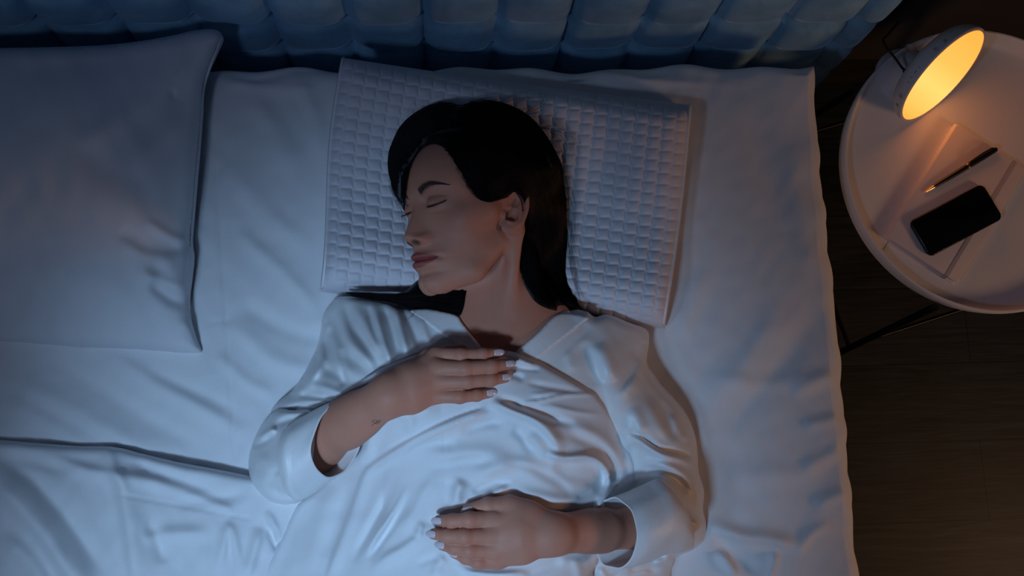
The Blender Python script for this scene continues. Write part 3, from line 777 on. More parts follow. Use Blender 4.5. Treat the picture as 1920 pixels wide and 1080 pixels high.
def head_base(q):
    a = np.abs(q[:, 0]); p = np.stack([a, q[:, 1], q[:, 2]], 1)
    d = ell(p, (0, -14, 24), (73, 92, 84))
    d = smin(d, ell(p, (0, 34, 30), (60, 47, 50)), 16)
    d = smin(d, ell(p, (0, 26, -24), (59, 50, 62)), 16)
    d = smin(d, cap(p, (49, -2, -52), (36, 30, -84), 12, 13), 18)
    d = smin(d, cap(p, (35, 30, -85), (9, 57, -97), 13, 14.5), 16)
    d = smin(d, cap(p, (44, 42, -22), (56, 18, -14), 15, 13), 16)
    d = smin(d, ell(p, (0, 42, -66), (38, 36, 38)), 14)
    d = smin(d, ell(p, (0, 20, -52), (52, 40, 42)), 14)
    return d
_zz = np.linspace(-126, 92, 219)
def _basefront():
    fs = np.arange(120, 20, -.25); out = np.zeros(len(_zz))
    for k, z in enumerate(_zz):
        d = head_base(np.stack([0*fs, fs, 0*fs+z], 1)); n = np.where(d < 0)[0]
        out[k] = fs[n[0]] if len(n) else 0
    return out
_bf = _basefront()
def _spl(x, X, Y):
    # smooth monotone-ish interpolation (Catmull-Rom on uneven knots)
    m = np.gradient(Y, X); i = np.clip(np.searchsorted(X, x)-1, 0, len(X)-2)
    h = X[i+1]-X[i]; t = np.clip((x-X[i])/h, 0, 1); t2 = t*t; t3 = t2*t
    return (2*t3-3*t2+1)*Y[i]+(t3-2*t2+t)*h*m[i]+(-2*t3+3*t2)*Y[i+1]+(t3-t2)*h*m[i+1]
_B0 = _spl(_zz, PZ, PF)-_bf
_i0 = np.where(_bf > 50)[0][0]+4; _B0[:_i0] = _B0[_i0]; _B0 = np.clip(_B0, -14, 40)
def G2(x, y, sx, sy): return np.exp(-(x/sx)**2-(y/sy)**2)
def mouth_z(a): return -68.6+1.2*(a/24)**2+.6*np.exp(-(a/4)**2)
def brow_z(a): return np.interp(a, [10, 15, 22, 30, 36, 42, 48], [14.2, 16.2, 19.6, 21.8, 21.6, 20.0, 17.6])
def lid_z(a): return -4.5+((a-28)/13.0)**2*3.2+(a-28)*.10
def face_bump(s, z):
    a = np.abs(s)
    B = np.interp(z, _zz, _B0)*np.exp(-(a/np.interp(z, SZ, SS))**2)
    B += 6.0*G2(a-13.5, z+43.5, 5.2, 5.6)-1.6*G2(a-20.5, z+43, 2.8, 6)      # wings of the nose
    B -= 2.4*G2(a-27, z-8, 15, 9)+4.0*G2(a-14.5, z-2, 5.5, 8)               # eye sockets
    B += 5.8*G2(a-28, z-.5, 11.5, 7.5)                                      # closed lids
    B += 1.2*G2(a-28.5, z+2.5, 10, 3)
    B -= 1.0*G2(a-29, z+11.5, 10, 2.6)
    lc = 7.5-((a-28)**2)/95
    B -= .9*np.exp(-((z-lc)/1.4)**2)*sstep(a, 15, 20)*(1-sstep(a, 40, 46))
    B -= 1.6*np.exp(-((z-lid_z(a))/1.1)**2)*sstep(a, 15, 18)*(1-sstep(a, 40, 43))
    B += 2.2*G2(a-27, z-19, 15, 6)                                           # brow
    B += 1.6*G2(a-40, z+22, 18, 14)                                          # cheekbone
    B -= .5*G2(a-26, z+52, 7, 9)                                            # fold beside the mouth
    # lips
    mz = mouth_z(a); w = 1-sstep(a, 18, 24)
    B += 2.0*G2(a-11, z+63.6, 11, 3.2)*w+2.3*G2(a-8, z+75, 10, 4.4)*w
    B -= 2.6*np.exp(-((z-mz)/1.15)**2)*(1-sstep(a, 21, 24.5))
    B -= 2.0*G2(a-25, z+67.5, 3.4, 4.0)
    B -= 1.0*G2(a, z+57, 2.6, 4)                                             # philtrum
    B -= 1.0*G2(a-12, z+84, 12, 4)
    return B
# ear, in its own plane: x towards the back of the head, y up, w outward
def _earframe():
    o = np.array([66.5, -12, -16.0]); yy = np.array([.02, -.20, .98]); ww = np.array([.90, .33, .05])
    yy /= np.linalg.norm(yy); ww -= yy*ww.dot(yy); ww /= np.linalg.norm(ww); xx = np.cross(ww, yy)
    if xx[1] > 0: xx = -xx
    return o, np.array([xx, yy, ww])
EO, ER = _earframe()
def tor_path(p, pts, rad):
    d = np.full(len(p), 1e9)
    for i in range(len(pts)-1): d = np.minimum(d, cap(p, pts[i], pts[i+1], rad[i], rad[i+1]))
    return d
_hx = crom(np.array([(-7, 2, 2), (-10, 12, 2), (-6.5, 24, 3), (4, 31, 4.5), (14, 27, 6), (18, 14, 6.5), (17, 0, 6), (13, -12, 5), (6, -17, 4), (0, -22, 3)], float), 4)
_ah = crom(np.array([(1, 24, 3.5), (7, 17, 4.5), (10, 6, 5), (10, -4, 4.8), (6, -12, 4.5), (1, -15, 4.6), (-3, -13, 4.6)], float), 4)
def ear_sdf(q):
    e = (q-EO) @ ER.T
    d = ell(e, (3, 5, -.4), (18, 27, 4.6))                                  # base plate
    d = smin(d, ell(e, (-2, -20, 1.0), (9.0, 9.5, 4.4)), 5)                  # lobe
    d = smin(d, tor_path(e, _hx, np.linspace(2.6, 2.9, len(_hx))), 2.4)      # helix
    d = smin(d, tor_path(e, _ah, np.linspace(1.8, 2.6, len(_ah))), 3.5)      # antihelix
    d = smax(d, -ell(e, (-.5, -4, 6.0), (9.0, 10.0, 9.5)), 2.0)              # concha
    d = smax(d, -ell(e, (1.0, 13, 6.5), (7.5, 9.0, 6.5)), 2.5)
    d = smin(d, ell(e, (-10, -6, 3), (3.0, 5.5, 3.4)), 2.0)                  # tragus
    d = smin(d, cap(e, (-9, 4, 1.5), (3, 4.5, .0), 1.6, 1.1), 2.0)
    d = smin(d, ell(e, (-1, -15.0, 3.8), (4.0, 2.6, 2.4)), 2.5)
    return d
def head_sdf(q):
    gate = sstep(q[:, 1], 18, 52)
    B = face_bump(q[:, 0], q[:, 2])*gate
    p = q.copy(); p[:, 1] -= B
    d = head_base(p)*.82
    a = np.abs(q[:, 0]); r = np.stack([a, q[:, 1], q[:, 2]], 1)
    # nostrils
    nR = np.array([[.88, .35, .3], [-.3, .9, -.2], [-.2, .1, .95]])
    d = smax(d, -ellR(r, (7.0, 92.0, -49.5), nR, (4.0, 4.8, 3.6)), 1.6)
    k = np.linalg.norm(q-EO, axis=1) < 60
    if k.any(): d[k] = smin(d[k], ear_sdf(q[k]), 3.0)
    return d*HS
# ------------------------------------------------------------------ the body below
JT = dict(  # joints: photo position, height above the mattress
 neckT=(935, 455, .120), neckB=(952, 640, .108), chest=(930, 780, .115), waist=(915, 1010, .10), pelv=(905, 1280, .105),
 shR=(706, 672, .070), elR=(536, 868, .075), wrR=(728, 742, .214), shL=(1142, 696, .066), elL=(1248, 985, .062), wrL=(1040, 1001, .205),
 hipR=(770, 1330, .10), hipL=(1030, 1340, .10), knR=(740, 1950, .11), knL=(1060, 1960, .11), anR=(760, 2500, .07), anL=(1040, 2500, .07))
J = {k: M(*v) for k, v in JT.items()}
def hand(fing, palm, thumb):
    """fing: chains of (u, v, h, r); palm: list of (a, b, ra, rb) in the same terms"""
    fc = [[(M(u, v, h), r*1.10) for u, v, h, r in c] for c in fing+[thumb]]
    pc = [[(M(u, v, h), r) for u, v, h, r in c] for c in palm]
    allp = np.array([x[0] for c in fc+pc for x in c]); cen = allp.mean(0); R = np.linalg.norm(allp-cen, axis=1).max()+.03
    def f(p):
        d = None
        for c in pc:
            for i in range(len(c)-1):
                e = cap(p, c[i][0], c[i+1][0], c[i][1], c[i+1][1]); d = e if d is None else smin(d, e, .012)
        best = None
        for c in fc:
            e = None
            for i in range(len(c)-1):
                x = cap(p, c[i][0], c[i+1][0], c[i][1], c[i+1][1]); e = x if e is None else smin(e, x, .0035)
            for (jt, r) in c[1:-1]:                                          # knuckle
                e = smin(e, np.linalg.norm(p-jt, axis=1)-r*.97, .003)
            best = e if best is None else np.minimum(best, e) if False else smin(best, e, .0009)
        return smin(d, best, .0055)
    return f, cen, R
H1F = [
 [(818,666,.209,.0090),(865,667,.221,.0079),(905,665,.217,.0071),(932,662,.209,.0058)],
 [(820,690,.220,.0094),(872,691,.228,.0083),(922,687,.222,.0075),(953,683,.211,.0060)],
 [(822,716,.219,.0090),(876,715,.227,.0079),(920,712,.220,.0072),(947,708,.211,.0058)],
 [(816,742,.212,.0084),(862,744,.219,.0072),(894,741,.213,.0064),(919,737,.206,.0053)]]
H1T = [(765,700,.200,.0120),(805,672,.198,.0105),(842,663,.200,.0088),(866,656,.205,.0066)]
H1P = [[(728,740,.214,.0190),(770,708,.214,.0150),(818,668,.210,.0100)],[(728,742,.215,.0190),(775,716,.219,.0140),(820,691,.220,.0098)],
       [(728,746,.214,.0190),(775,736,.218,.0140),(822,716,.219,.0094)],[(728,750,.212,.0180),(772,752,.213,.0130),(816,743,.212,.0088)],[(735,715,.205,.0150),(765,700,.203,.0140)]]
H2F = [
 [(922,973,.214,.0094),(880,975,.222,.0082),(848,977,.215,.0073),(823,976,.205,.0058)],
 [(922,1004,.216,.0096),(872,1006,.225,.0083),(840,1005,.217,.0074),(813,1001,.205,.0059)],
 [(926,1032,.213,.0092),(880,1031,.221,.0080),(852,1027,.213,.0071),(829,1022,.203,.0056)],
 [(934,1052,.205,.0086),(897,1054,.211,.0073),(873,1046,.204,.0064),(851,1037,.198,.0052)]]
H2T = [(1000,968,.205,.0130),(955,948,.208,.0108),(915,948,.210,.0086),(878,956,.206,.0068)]
H2P = [[(1040,1001,.205,.0175),(975,978,.212,.0150),(922,974,.214,.0104)],[(1040,1001,.206,.0175),(975,1000,.217,.0140),(922,1004,.216,.0102)],
       [(1040,1003,.205,.0175),(975,1018,.214,.0140),(926,1032,.213,.0098)],[(1040,1008,.203,.0170),(980,1034,.207,.0125),(934,1051,.205,.0092)],[(1030,985,.203,.0150),(990,966,.206,.0150),(965,955,.207,.0125)]]
h1, c1, r1 = hand(H1F, H1P, H1T); h2, c2, r2 = hand(H2F, H2P, H2T)
def forearm(p, el, wr, side):
    ax = (wr-el); L = np.linalg.norm(ax); m = el+ax*.30
    g = 1.0 if side == 'R' else .84
    d = smin(cap(p, el, m, .030*g, .0335*g), cap(p, m, el+ax*.72, .0335*g, .0265*g), .02)
    a = ax/L; w = np.cross(a, [0, 0, 1.0]); w /= np.linalg.norm(w)
    for sg in (-1, 1): d = smin(d, cap(p, el+ax*.62+w*.003*sg, wr+ax*.04+w*.0075*sg, .0268*g, .0162), .014)
    return d
def body_sdf(p, full=True):
    n = len(p); d = np.full(n, 1.0)
    # trunk
    t = ell(p, J['chest']+[0, 0, -.010], (.150, .190, .070))
    t = smin(t, ell(p, J['waist'], (.135, .19, .070)), .05)
    t = smin(t, ell(p, J['pelv'], (.160, .14, .088)), .05)
    t = smin(t, cap(p, J['shR']+[.03, 0, 0], J['shL']-[.03, 0, 0], .042, .042), .04)
    d = t
    # neck, from the skull base to the chest
    nk = cap(p, J['neckT'], J['neckB'], .0525, .056)
    cl = cap(p, M(905, 640, .134), M(770, 626, .105), .0085, .008); cr = cap(p, M(985, 640, .134), M(1110, 626, .105), .0085, .008)
    st = cap(p, from_head((62, -22, -40)), M(950, 628, .146), .009, .006)
    trap = smin(cap(p, J['neckB']-[0, -.02, .03], J['shR']+[.02, .01, -.005], .045, .036), cap(p, J['neckB']-[0, -.02, .03], J['shL']+[-.02, .01, -.005], .045, .036), .03)
    d = smin(d, smin(nk, trap, .04), .03)
    d = smin(d, smin(cl, cr, .004), .018)
    near = np.linalg.norm(p-HCEN, axis=1) < .19
    if full and near.any():
        hd = head_sdf(to_head(p[near])); dn = d[near]
        dn = smin(dn, st[near], .014)
        d[near] = smin(dn, hd, .014)
    for s, hf, cc, rr in (('R', h1, c1, r1), ('L', h2, c2, r2)):
        sh, el, wr = J['sh'+s], J['el'+s], J['wr'+s]
        lo = np.minimum.reduce([sh, el, wr])-.12; hi = np.maximum.reduce([sh, el, wr])+.12
        k = np.all((p > lo) & (p < hi), axis=1)
        if k.any():
            q = p[k]; m = (sh+el)/2
            a = smin(cap(q, sh, m, .040, .036), cap(q, m, el, .036, .031), .02)
            dd = smin(d[k], a, .03)
            if full:
                fa = forearm(q, el, wr, s); dd = smin(dd, smin(a, fa, .01), .002)
            d[k] = dd
        k = np.linalg.norm(p-cc, axis=1) < rr
        if full and k.any():
            q = p[k]; d[k] = smin(d[k], hf(q), .010)
    for s in 'RL':
        hp, kn, an = J['hip'+s], J['kn'+s], J['an'+s]
        k = p[:, 1] < hp[1]+.12
        if k.any():
            q = p[k]; l = smin(cap(q, hp, kn, .082, .052), cap(q, kn, an, .050, .033), .03); l = smin(l, cap(q, an, an+np.array([0, -.02, .06]), .034, .03), .02)
            d[k] = smin(d[k], l, .03)
    return d
def skin_nodes(nt, b):
    L = nt.links.new
    at = N(nt, 'ShaderNodeAttribute', attribute_name='tone')
    v = coords(nt)
    n = N(nt, 'ShaderNodeTexNoise', i_Scale=38.0, i_Detail=4.0); L(v, n.inputs['Vector'])
    m1 = N(nt, 'ShaderNodeMix', data_type='RGBA'); m1.inputs[6].default_value = (.52, .222, .150, 1); m1.inputs[7].default_value = (.60, .275, .190, 1); L(n.outputs['Fac'], m1.inputs[0])
    sp = N(nt, 'ShaderNodeSeparateColor'); L(at.outputs['Color'], sp.inputs[0])
    m2 = N(nt, 'ShaderNodeMix', data_type='RGBA'); m2.inputs[7].default_value = (.34, .072, .075, 1); L(sp.outputs[0], m2.inputs[0]); L(m1.outputs[2], m2.inputs[6])
    m3 = N(nt, 'ShaderNodeMix', data_type='RGBA'); m3.inputs[7].default_value = (.50, .19, .13, 1); L(sp.outputs[1], m3.inputs[0]); L(m2.outputs[2], m3.inputs[6])
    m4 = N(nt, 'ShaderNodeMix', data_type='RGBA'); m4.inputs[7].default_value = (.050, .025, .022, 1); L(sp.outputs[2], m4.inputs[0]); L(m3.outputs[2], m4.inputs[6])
    L(m4.outputs[2], b.inputs['Base Color'])
    n2 = N(nt, 'ShaderNodeTexNoise', i_Scale=620.0, i_Detail=2.0); L(v, n2.inputs['Vector'])
    bp = N(nt, 'ShaderNodeBump'); bp.inputs['Strength'].default_value = .12; bp.inputs['Distance'].default_value = .0004
    L(n2.outputs['Fac'], bp.inputs['Height']); L(bp.outputs['Normal'], b.inputs['Normal'])
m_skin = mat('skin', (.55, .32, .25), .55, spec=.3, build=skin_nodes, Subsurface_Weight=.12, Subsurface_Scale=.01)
m_skin.node_tree.nodes['Principled BSDF'].inputs['Subsurface Radius'].default_value = (1, .35, .2)
import os
def make_body():
    lo = np.array([-.40, -.95, ZM+.005]); hi = np.array([.40, .62, ZM+.30])
    V, Q = polygonize(body_sdf, lo, hi, .0024)
    V = project(body_sdf, V, .0006, 2, .0015)
    q = to_head(V)
    inh = (q[:, 1] > 8) & (q[:, 2] > -122) & (q[:, 2] < 62) & (np.abs(q[:, 0]) < 78)
    ie = np.linalg.norm(q-EO, axis=1) < 42
    ih = (np.linalg.norm(V-c1, axis=1) < r1-.03) | (np.linalg.norm(V-c2, axis=1) < r2-.03)
    vis = inh | (ie & (q[:, 0] > 55)) | ih
    sel = vis[Q].all(1)
    V, Fc = subdivide_region(V, Q, sel)
    # only the denser part moves again
    q = to_head(V)
    near = (np.linalg.norm(V-HCEN, axis=1) < .16) | (np.linalg.norm(V-c1, axis=1) < r1) | (np.linalg.norm(V-c2, axis=1) < r2)
    V[near] = project(body_sdf, V[near], .0003, 2, .0012)
    o = mesh('person', V, Fc, m_skin)
    q = to_head(V); a = np.abs(q[:, 0]); z = q[:, 2]
    mz = mouth_z(a)
    up = mz+(8.6-1.6*np.exp(-(a/3.2)**2))*np.clip(1-(a/24)**2.0, 0, 1)**.75; dn = mz-10.0*np.clip(1-(a/23)**2.2, 0, 1)**.7
    lip = sstep(z, dn-1.2, dn+1.0)*(1-sstep(z, up-1.0, up+1.2))*(q[:, 1] > 55)*(a < 24)
    lip *= .85+.15*np.exp(-((z-mz)/2.0)**2)
    face = (q[:, 1] > 20)
    ear = np.clip(1-np.linalg.norm(q-EO-np.array([0, -4, 0]), axis=1)/40, 0, 1)
    red = .35*G2(a-44, z+32, 20, 18)*face+.45*G2(a-12, z+42, 12, 9)*face+.3*G2(a-30, z-2, 14, 8)*face+np.clip(ear*1.3, 0, .6)
    for c in H1F+H2F:
        for (u, v_, h, r) in c[1:]:
            red = np.maximum(red, .28*np.exp(-(np.linalg.norm(V-M(u, v_, h+.004), axis=1)/.010)**2))
    dark = np.zeros(len(V))
    dark += .97*np.exp(-((z-lid_z(a)+.3)/1.6)**2)*sstep(a, 15.5, 18)*(1-sstep(a, 40, 43))*face*(q[:, 1] > 55)
    dark += .12*np.exp(-((z-7.5+((a-28)**2)/95)/1.6)**2)*sstep(a, 17, 22)*(1-sstep(a, 40, 44))*face
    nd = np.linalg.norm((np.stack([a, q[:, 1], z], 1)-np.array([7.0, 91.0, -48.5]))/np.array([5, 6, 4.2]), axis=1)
    dark = np.maximum(dark, 1.0*np.clip(1.45-nd, 0, 1))  # shade inside the nostrils painted into the skin tone
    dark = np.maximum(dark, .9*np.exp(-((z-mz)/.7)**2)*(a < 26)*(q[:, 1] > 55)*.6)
    bz = brow_z(a)
    bt = np.clip(4.0*(1-sstep(a, 26, 49))+.5, 0, 5)
    dark = np.maximum(dark, .80*np.exp(-((z-bz)/bt)**4)*sstep(a, 11, 14)*(1-sstep(a, 43, 47))*(q[:, 1] > 50))
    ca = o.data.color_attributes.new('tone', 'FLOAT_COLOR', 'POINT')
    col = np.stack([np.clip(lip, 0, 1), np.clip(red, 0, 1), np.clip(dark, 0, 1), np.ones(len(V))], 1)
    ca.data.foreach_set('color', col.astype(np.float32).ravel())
    print('BODY', len(V), len(Fc))
    return o, V, Fc
person, BV, BF = make_body()
tag(person, 'woman with long black hair asleep on her back in white pajamas, hands on the cover', 'person')
bvh = BVHTree.FromPolygons([Vector(v) for v in BV], [tuple(f) for f in BF])
def skin_at(u, v):
    """first point of the skin under photo position (u, v)"""
    t = np.asarray(P(u, v, ZM)); d = Vector(t-CAM); L = d.length; d.normalize()
    h = bvh.ray_cast(Vector(CAM), d)
    return (np.array(h[0]), np.array(h[1])) if h[0] is not None else (None, None)
# fingernails
m_nail = mat('fingernail_polish', (.72, .62, .66), .18, spec=.6, Coat_Weight=.5)
def nail(c, ln=.0150, wd=.0086):
    (u0, v0, hh0, r0), (u1, v1, hh1, r1_) = c[-2], c[-1]
    a = M(u0, v0, hh0); b = M(u1, v1, hh1); ax = b-a; ax /= np.linalg.norm(ax)
    side = np.cross(ax, [0, 0, 1.0]); side /= np.linalg.norm(side); up = np.cross(side, ax)
    n, m = 12, 9; v = []; f = []
    for i in range(n):
        t = i/(n-1); w = wd/2*math.sqrt(max(.03, 1-max(0, (t-.45)/.55)**2.4*.97))*(1-max(0, (.25-t)/.25)**2*.35)
        for j in range(m):
            s = -1+2*j/(m-1); rr = r1_*1.10*1.0+.0005
            ang = s*w/rr
            v.append(b+ax*(-.0072+ln*t)+side*rr*math.sin(ang)+up*(rr*math.cos(ang)-.0030*max(0, t-.5)**1.5*2))
    f = [(i*m+j, i*m+j+1, (i+1)*m+j+1, (i+1)*m+j) for i in range(n-1) for j in range(m-1)]
    o = mesh('fingernail', v, f, m_nail, person); md = o.modifiers.new('t', 'SOLIDIFY'); md.thickness = .0007; md.offset = 0
    bm = bmesh.new(); bm.from_mesh(o.data); bmesh.ops.recalc_face_normals(bm, faces=bm.faces); bm.to_mesh(o.data); bm.free()
for c in H1F+H2F+[H2T]: nail(c)

def top_of(f, u, v, h0=.27, h1=.0, n=55):
    """height above the mattress of the first surface of f met at photo positions (u, v), going down; nan where there is none"""
    u = np.asarray(u, float).ravel(); v = np.asarray(v, float).ravel()
    hs = np.linspace(h0, h1, n); res = np.full(len(u), np.nan); prev = None
    for i, h in enumerate(hs):
        d = f(M(u, v, np.full(len(u), h)))
        if prev is not None:
            k = np.isnan(res) & (d < 0) & (prev >= 0)
            t = prev[k]/(prev[k]-d[k]+1e-12); res[k] = hs[i-1]+(h-hs[i-1])*t
        prev = d
    return res
def under_body(u, v): return top_of(lambda p: body_sdf(p, False), u, v)
def arm_only(p):
    d = forearm(p, J['elR'], J['wrR'], 'R'); return np.minimum(np.minimum(d, forearm(p, J['elL'], J['wrL'], 'L')), body_sdf(p, False))
def under_arm(u, v): return top_of(arm_only, u, v)
# ------------------------------------------------------------------ hair
m_hair = mat('black_hair', (.006, .005, .006), .48, spec=.13, Anisotropic=.6)
def skull(p):
    q = to_head(p); g = sstep(q[:, 1], 18, 52); B = face_bump(q[:, 0], q[:, 2])*g
    r = q.copy(); r[:, 1] -= B
    return head_base(r)*HS*.82
HLINE = [(952,368),(940,372),(926,376),(914,378),(897,372),(883,353),(871,331),(857,310),(844,288),(829,273),(811,268),(794,274),(780,290),(769,314),(763,340),(760,362),(757,388)]
HOUT = [(748,372),(740,354),(730,332),(726,310),(728,285),(737,262),(748,240),(765,221),(786,206),(810,195),(838,191),(862,197),(880,193),(905,192),(935,194),(965,201),(990,215),(1012,237),(1030,262),(1043,290),(1052,322),(1058,362),(1063,410),(1067,460),(1069,500),(1073,530),(1082,560),(1092,585),
        (1078,586),(1060,584),(1040,583),(1020,577),(1003,566),(990,548),(980,525),(974,500),(972,478),(978,458),(985,436),(988,412),(986,388),(978,367),(966,358)]
_ht = tps([(726,310,.085),(757,388,.105),(745,255,.110),(790,205,.115),(862,197,.125),(965,201,.120),(1030,262,.105),(1056,340,.100),(1063,410,.090),(1069,500,.085),(1085,560,.105),(1092,585,.115),(1040,583,.130),(1003,566,.135),(972,500,.125),(978,460,.150),(990,410,.185),(970,350,.205),
 (1000,400,.185),(1010,470,.140),(1035,400,.148),(1030,470,.115),(1030,540,.115),(900,260,.225),(980,300,.210),(1020,320,.178),(780,280,.155),(750,320,.130),(830,230,.175),(960,340,.21)])
def hair_h(u, v):
    u = np.asarray(u, float); v = np.asarray(v, float)
    sh = u.shape; u = u.ravel(); v = v.ravel()
    z = _ht(u, v); b = top_of(lambda p: skull(p)-.0022, u, v, .27, .06, 56)
    d, _, _ = dist_poly(np.stack([u, v], 1), crom(HLINE, 6))
    b = np.where(np.isnan(b), -1, b)+.0002+.0085*sstep(d, 2, 40)
    onsk = b > 0
    x = z-b; zz = np.where(x < -.02, b, np.where(x > .02, z, b+(x+.02)**2/.08))
    # near the hairline the hair follows the skin closely
    w = sstep(d, 4, 40); zz = np.where(onsk, b*(1-w)+zz*w, zz)
    nk = v > 430
    if nk.any():
        c = under_body(u[nk], v[nk]); zz[nk] = np.maximum(zz[nk], np.where(np.isnan(c), -1, c)+.005)
    return zz.reshape(sh)
_gu = np.arange(712, 1112, 4.0); _gv = np.arange(180, 608, 4.0); _GH = hair_h(*np.meshgrid(_gu, _gv))
def hair_hi(u, v):
    x = np.clip((u-_gu[0])/4, 0, len(_gu)-1.001); y = np.clip((v-_gv[0])/4, 0, len(_gv)-1.001)
    i = x.astype(int); j = y.astype(int); a = x-i; b = y-j
    return (_GH[j, i]*(1-a)+_GH[j, i+1]*a)*(1-b)+(_GH[j+1, i]*(1-a)+_GH[j+1, i+1]*a)*b
def hedge(u, v):
    d, _, _ = dist_poly(np.stack([u, v], 1), crom([(974,500),(972,478),(978,458),(985,436),(988,412),(986,388),(978,367),(966,358)]+HLINE, 6))
    return np.where(d < 14, .0015, np.where((v > 440) & (u < 1045), .006, .045))
def groove(pts, w, a): return (pts, w, a)
GD = [[(862,198),(930,196),(1000,230),(1044,305),(1060,410),(1067,510),(1090,584)],
      [(850,212),(922,218),(988,258),(1030,335),(1049,425),(1059,515),(1078,584)],
      [(836,233),(902,247),(965,296),(1008,366),(1028,448),(1041,528),(1062,582)],
      [(824,262),(880,280),(935,316),(985,350),(1006,410),(1018,502),(1038,580)],
      [(850,296),(888,332),(928,350),(962,343),(992,368),(1000,420),(996,490),(1018,574)],
      [(874,334),(894,360),(920,369),(944,360),(966,349),(988,366),(995,408),(984,460),(982,500),(990,540)]]
GL = [[(860,198),(820,197),(775,215),(744,252),(728,300),(736,345),(757,388)],
      [(852,213),(810,216),(774,240),(751,276),(741,316),(748,355),(758,380)],
      [(838,238),(806,243),(777,266),(762,298),(756,332),(758,366)]]
HS_ = [(GD[i], 4, -.0022) for i in (1, 2, 3)]+[([tuple(np.array(a)*.5+np.array(b)*.5) for a, b in zip(GD[i], GD[i+1])], 5, .0018) for i in range(5)]+[(GL[1], 4, -.002)]
hair = cloth('hair', HLINE+HOUT, hair_h, HS_, 3.5, 20, .03, m_hair, person, .02, edgefun=hedge)
hair['label'] = 'long straight black hair spread on the pillow'
# lock under the chin
L_O = [(648,548),(690,549),(730,552),(760,545),(785,522),(800,505),(870,520),(872,560),(862,592),(840,588),(812,583),(780,576),(752,567),(720,561),(690,556),(668,553)]
_lz = tps([(648,548,.090),(700,553,.105),(760,545,.108),(800,505,.085),(870,520,.085),(860,590,.125),(800,580,.132),(752,567,.125),(800,555,.118),(720,561,.118),(830,560,.118)])
lk = cloth('hair_lock', L_O, _lz, [([(870,560),(810,560),(750,556),(690,553)], 4, .002)], 3.5, 8, .012, m_hair, hair, .01, over=under_body, gap=.003)
def resample(pl, n):
    pl = crom(pl, 6); s = np.r_[0, np.cumsum(np.linalg.norm(np.diff(pl, axis=0), axis=1))]
    t = np.linspace(0, s[-1], n); return np.stack([np.interp(t, s, pl[:, 0]), np.interp(t, s, pl[:, 1])], 1)
class Strands:
    def __init__(s): s.V = []; s.F = []; s.n = 0
    def add(s, pts, r0, r1=None, k=3):
        pts = np.asarray(pts); m = len(pts); r1 = r0*.3 if r1 is None else r1
        T = np.gradient(pts, axis=0); T /= np.linalg.norm(T, axis=1)[:, None]+1e-12
        a = np.cross(T, [0, 0, 1.0]); a /= np.linalg.norm(a, axis=1)[:, None]+1e-9; b = np.cross(T, a)
        r = np.linspace(1, 0, m)**.7; r = r1+(r0-r1)*r
        V = np.stack([pts+r[:, None]*(math.cos(q)*a+math.sin(q)*b) for q in np.arange(k)*2*math.pi/k], 1).reshape(-1, 3)
        i = (np.arange(m-1)[:, None]*k+np.arange(k)[None]).ravel(); j = (np.arange(m-1)[:, None]*k+(np.arange(k)[None]+1) % k).ravel()
        s.V.append(V); s.F.append(np.stack([i, j, j+k, i+k], 1)+s.n); s.n += len(V)
    def obj(s, name, mt, parent): return mesh(name, np.concatenate(s.V), np.concatenate(s.F), mt, parent)
S = Strands()
def family(G, count, n=30, jit=2.5, lift=.0022, r=.00030, cut=.25, hf=hair_hi):
    R = np.array([resample(g, n) for g in G]); allp = []; off = []
    for c in range(count):
        x = rng.uniform(-.15, len(G)-1+.15); i = int(np.clip(math.floor(x), 0, len(G)-2)); t = x-i
        p = R[i]*(1-t)+R[i+1]*t
        w = np.linspace(0, 1, n)
        p = p+rng.normal(0, jit, 2)+np.outer(np.sin(w*rng.uniform(2, 6)+rng.uniform(0, 6)), rng.normal(0, jit*.8, 2))
        a = rng.uniform(0, cut)*n; b = n-rng.uniform(0, cut*.6)*n
        q = np.linspace(a, b-1, n); p = np.stack([np.interp(q, np.arange(n), p[:, 0]), np.interp(q, np.arange(n), p[:, 1])], 1)
        allp.append(p); off.append(rng.uniform(-.0004, lift))
    A = np.array(allp); z = hf(A[..., 0], A[..., 1])
    d, _, _ = dist_poly(A.reshape(-1, 2), crom(HLINE+HOUT+[HLINE[0]], 6)); ins = inpoly(A.reshape(-1, 2), crom(HLINE+HOUT, 6, True))
    dr = hedge(A[..., 0].ravel(), A[..., 1].ravel()); t = 1-np.clip(np.where(ins, d, 0)/20, 0, 1)
    z = z-(dr*(1-np.sqrt(np.clip(1-t*t, 0, 1)))).reshape(z.shape)*.9
    EARP = np.array([(930,392),(944,372),(953,361),(966,355),(979,365),(987,385),(989,410),(985,434),(976,450),(962,458),(950,446),(940,425)], float)
    bad = inpoly(A.reshape(-1, 2), EARP).reshape(A.shape[:2])
    for p, zz, o, bb in zip(A, z, off, bad):
        if bb.any():
            k = np.where(bb)[0]
            if k[0] > n-k[-1]-1: p, zz = p[:k[0]], zz[:k[0]]
            else: p, zz = p[k[-1]+1:], zz[k[-1]+1:]
            if len(p) < 5: continue
        S.add(M(p[:, 0], p[:, 1], zz+o), r*rng.uniform(.7, 1.2))
family(GD, 2600); family(GL, 800)
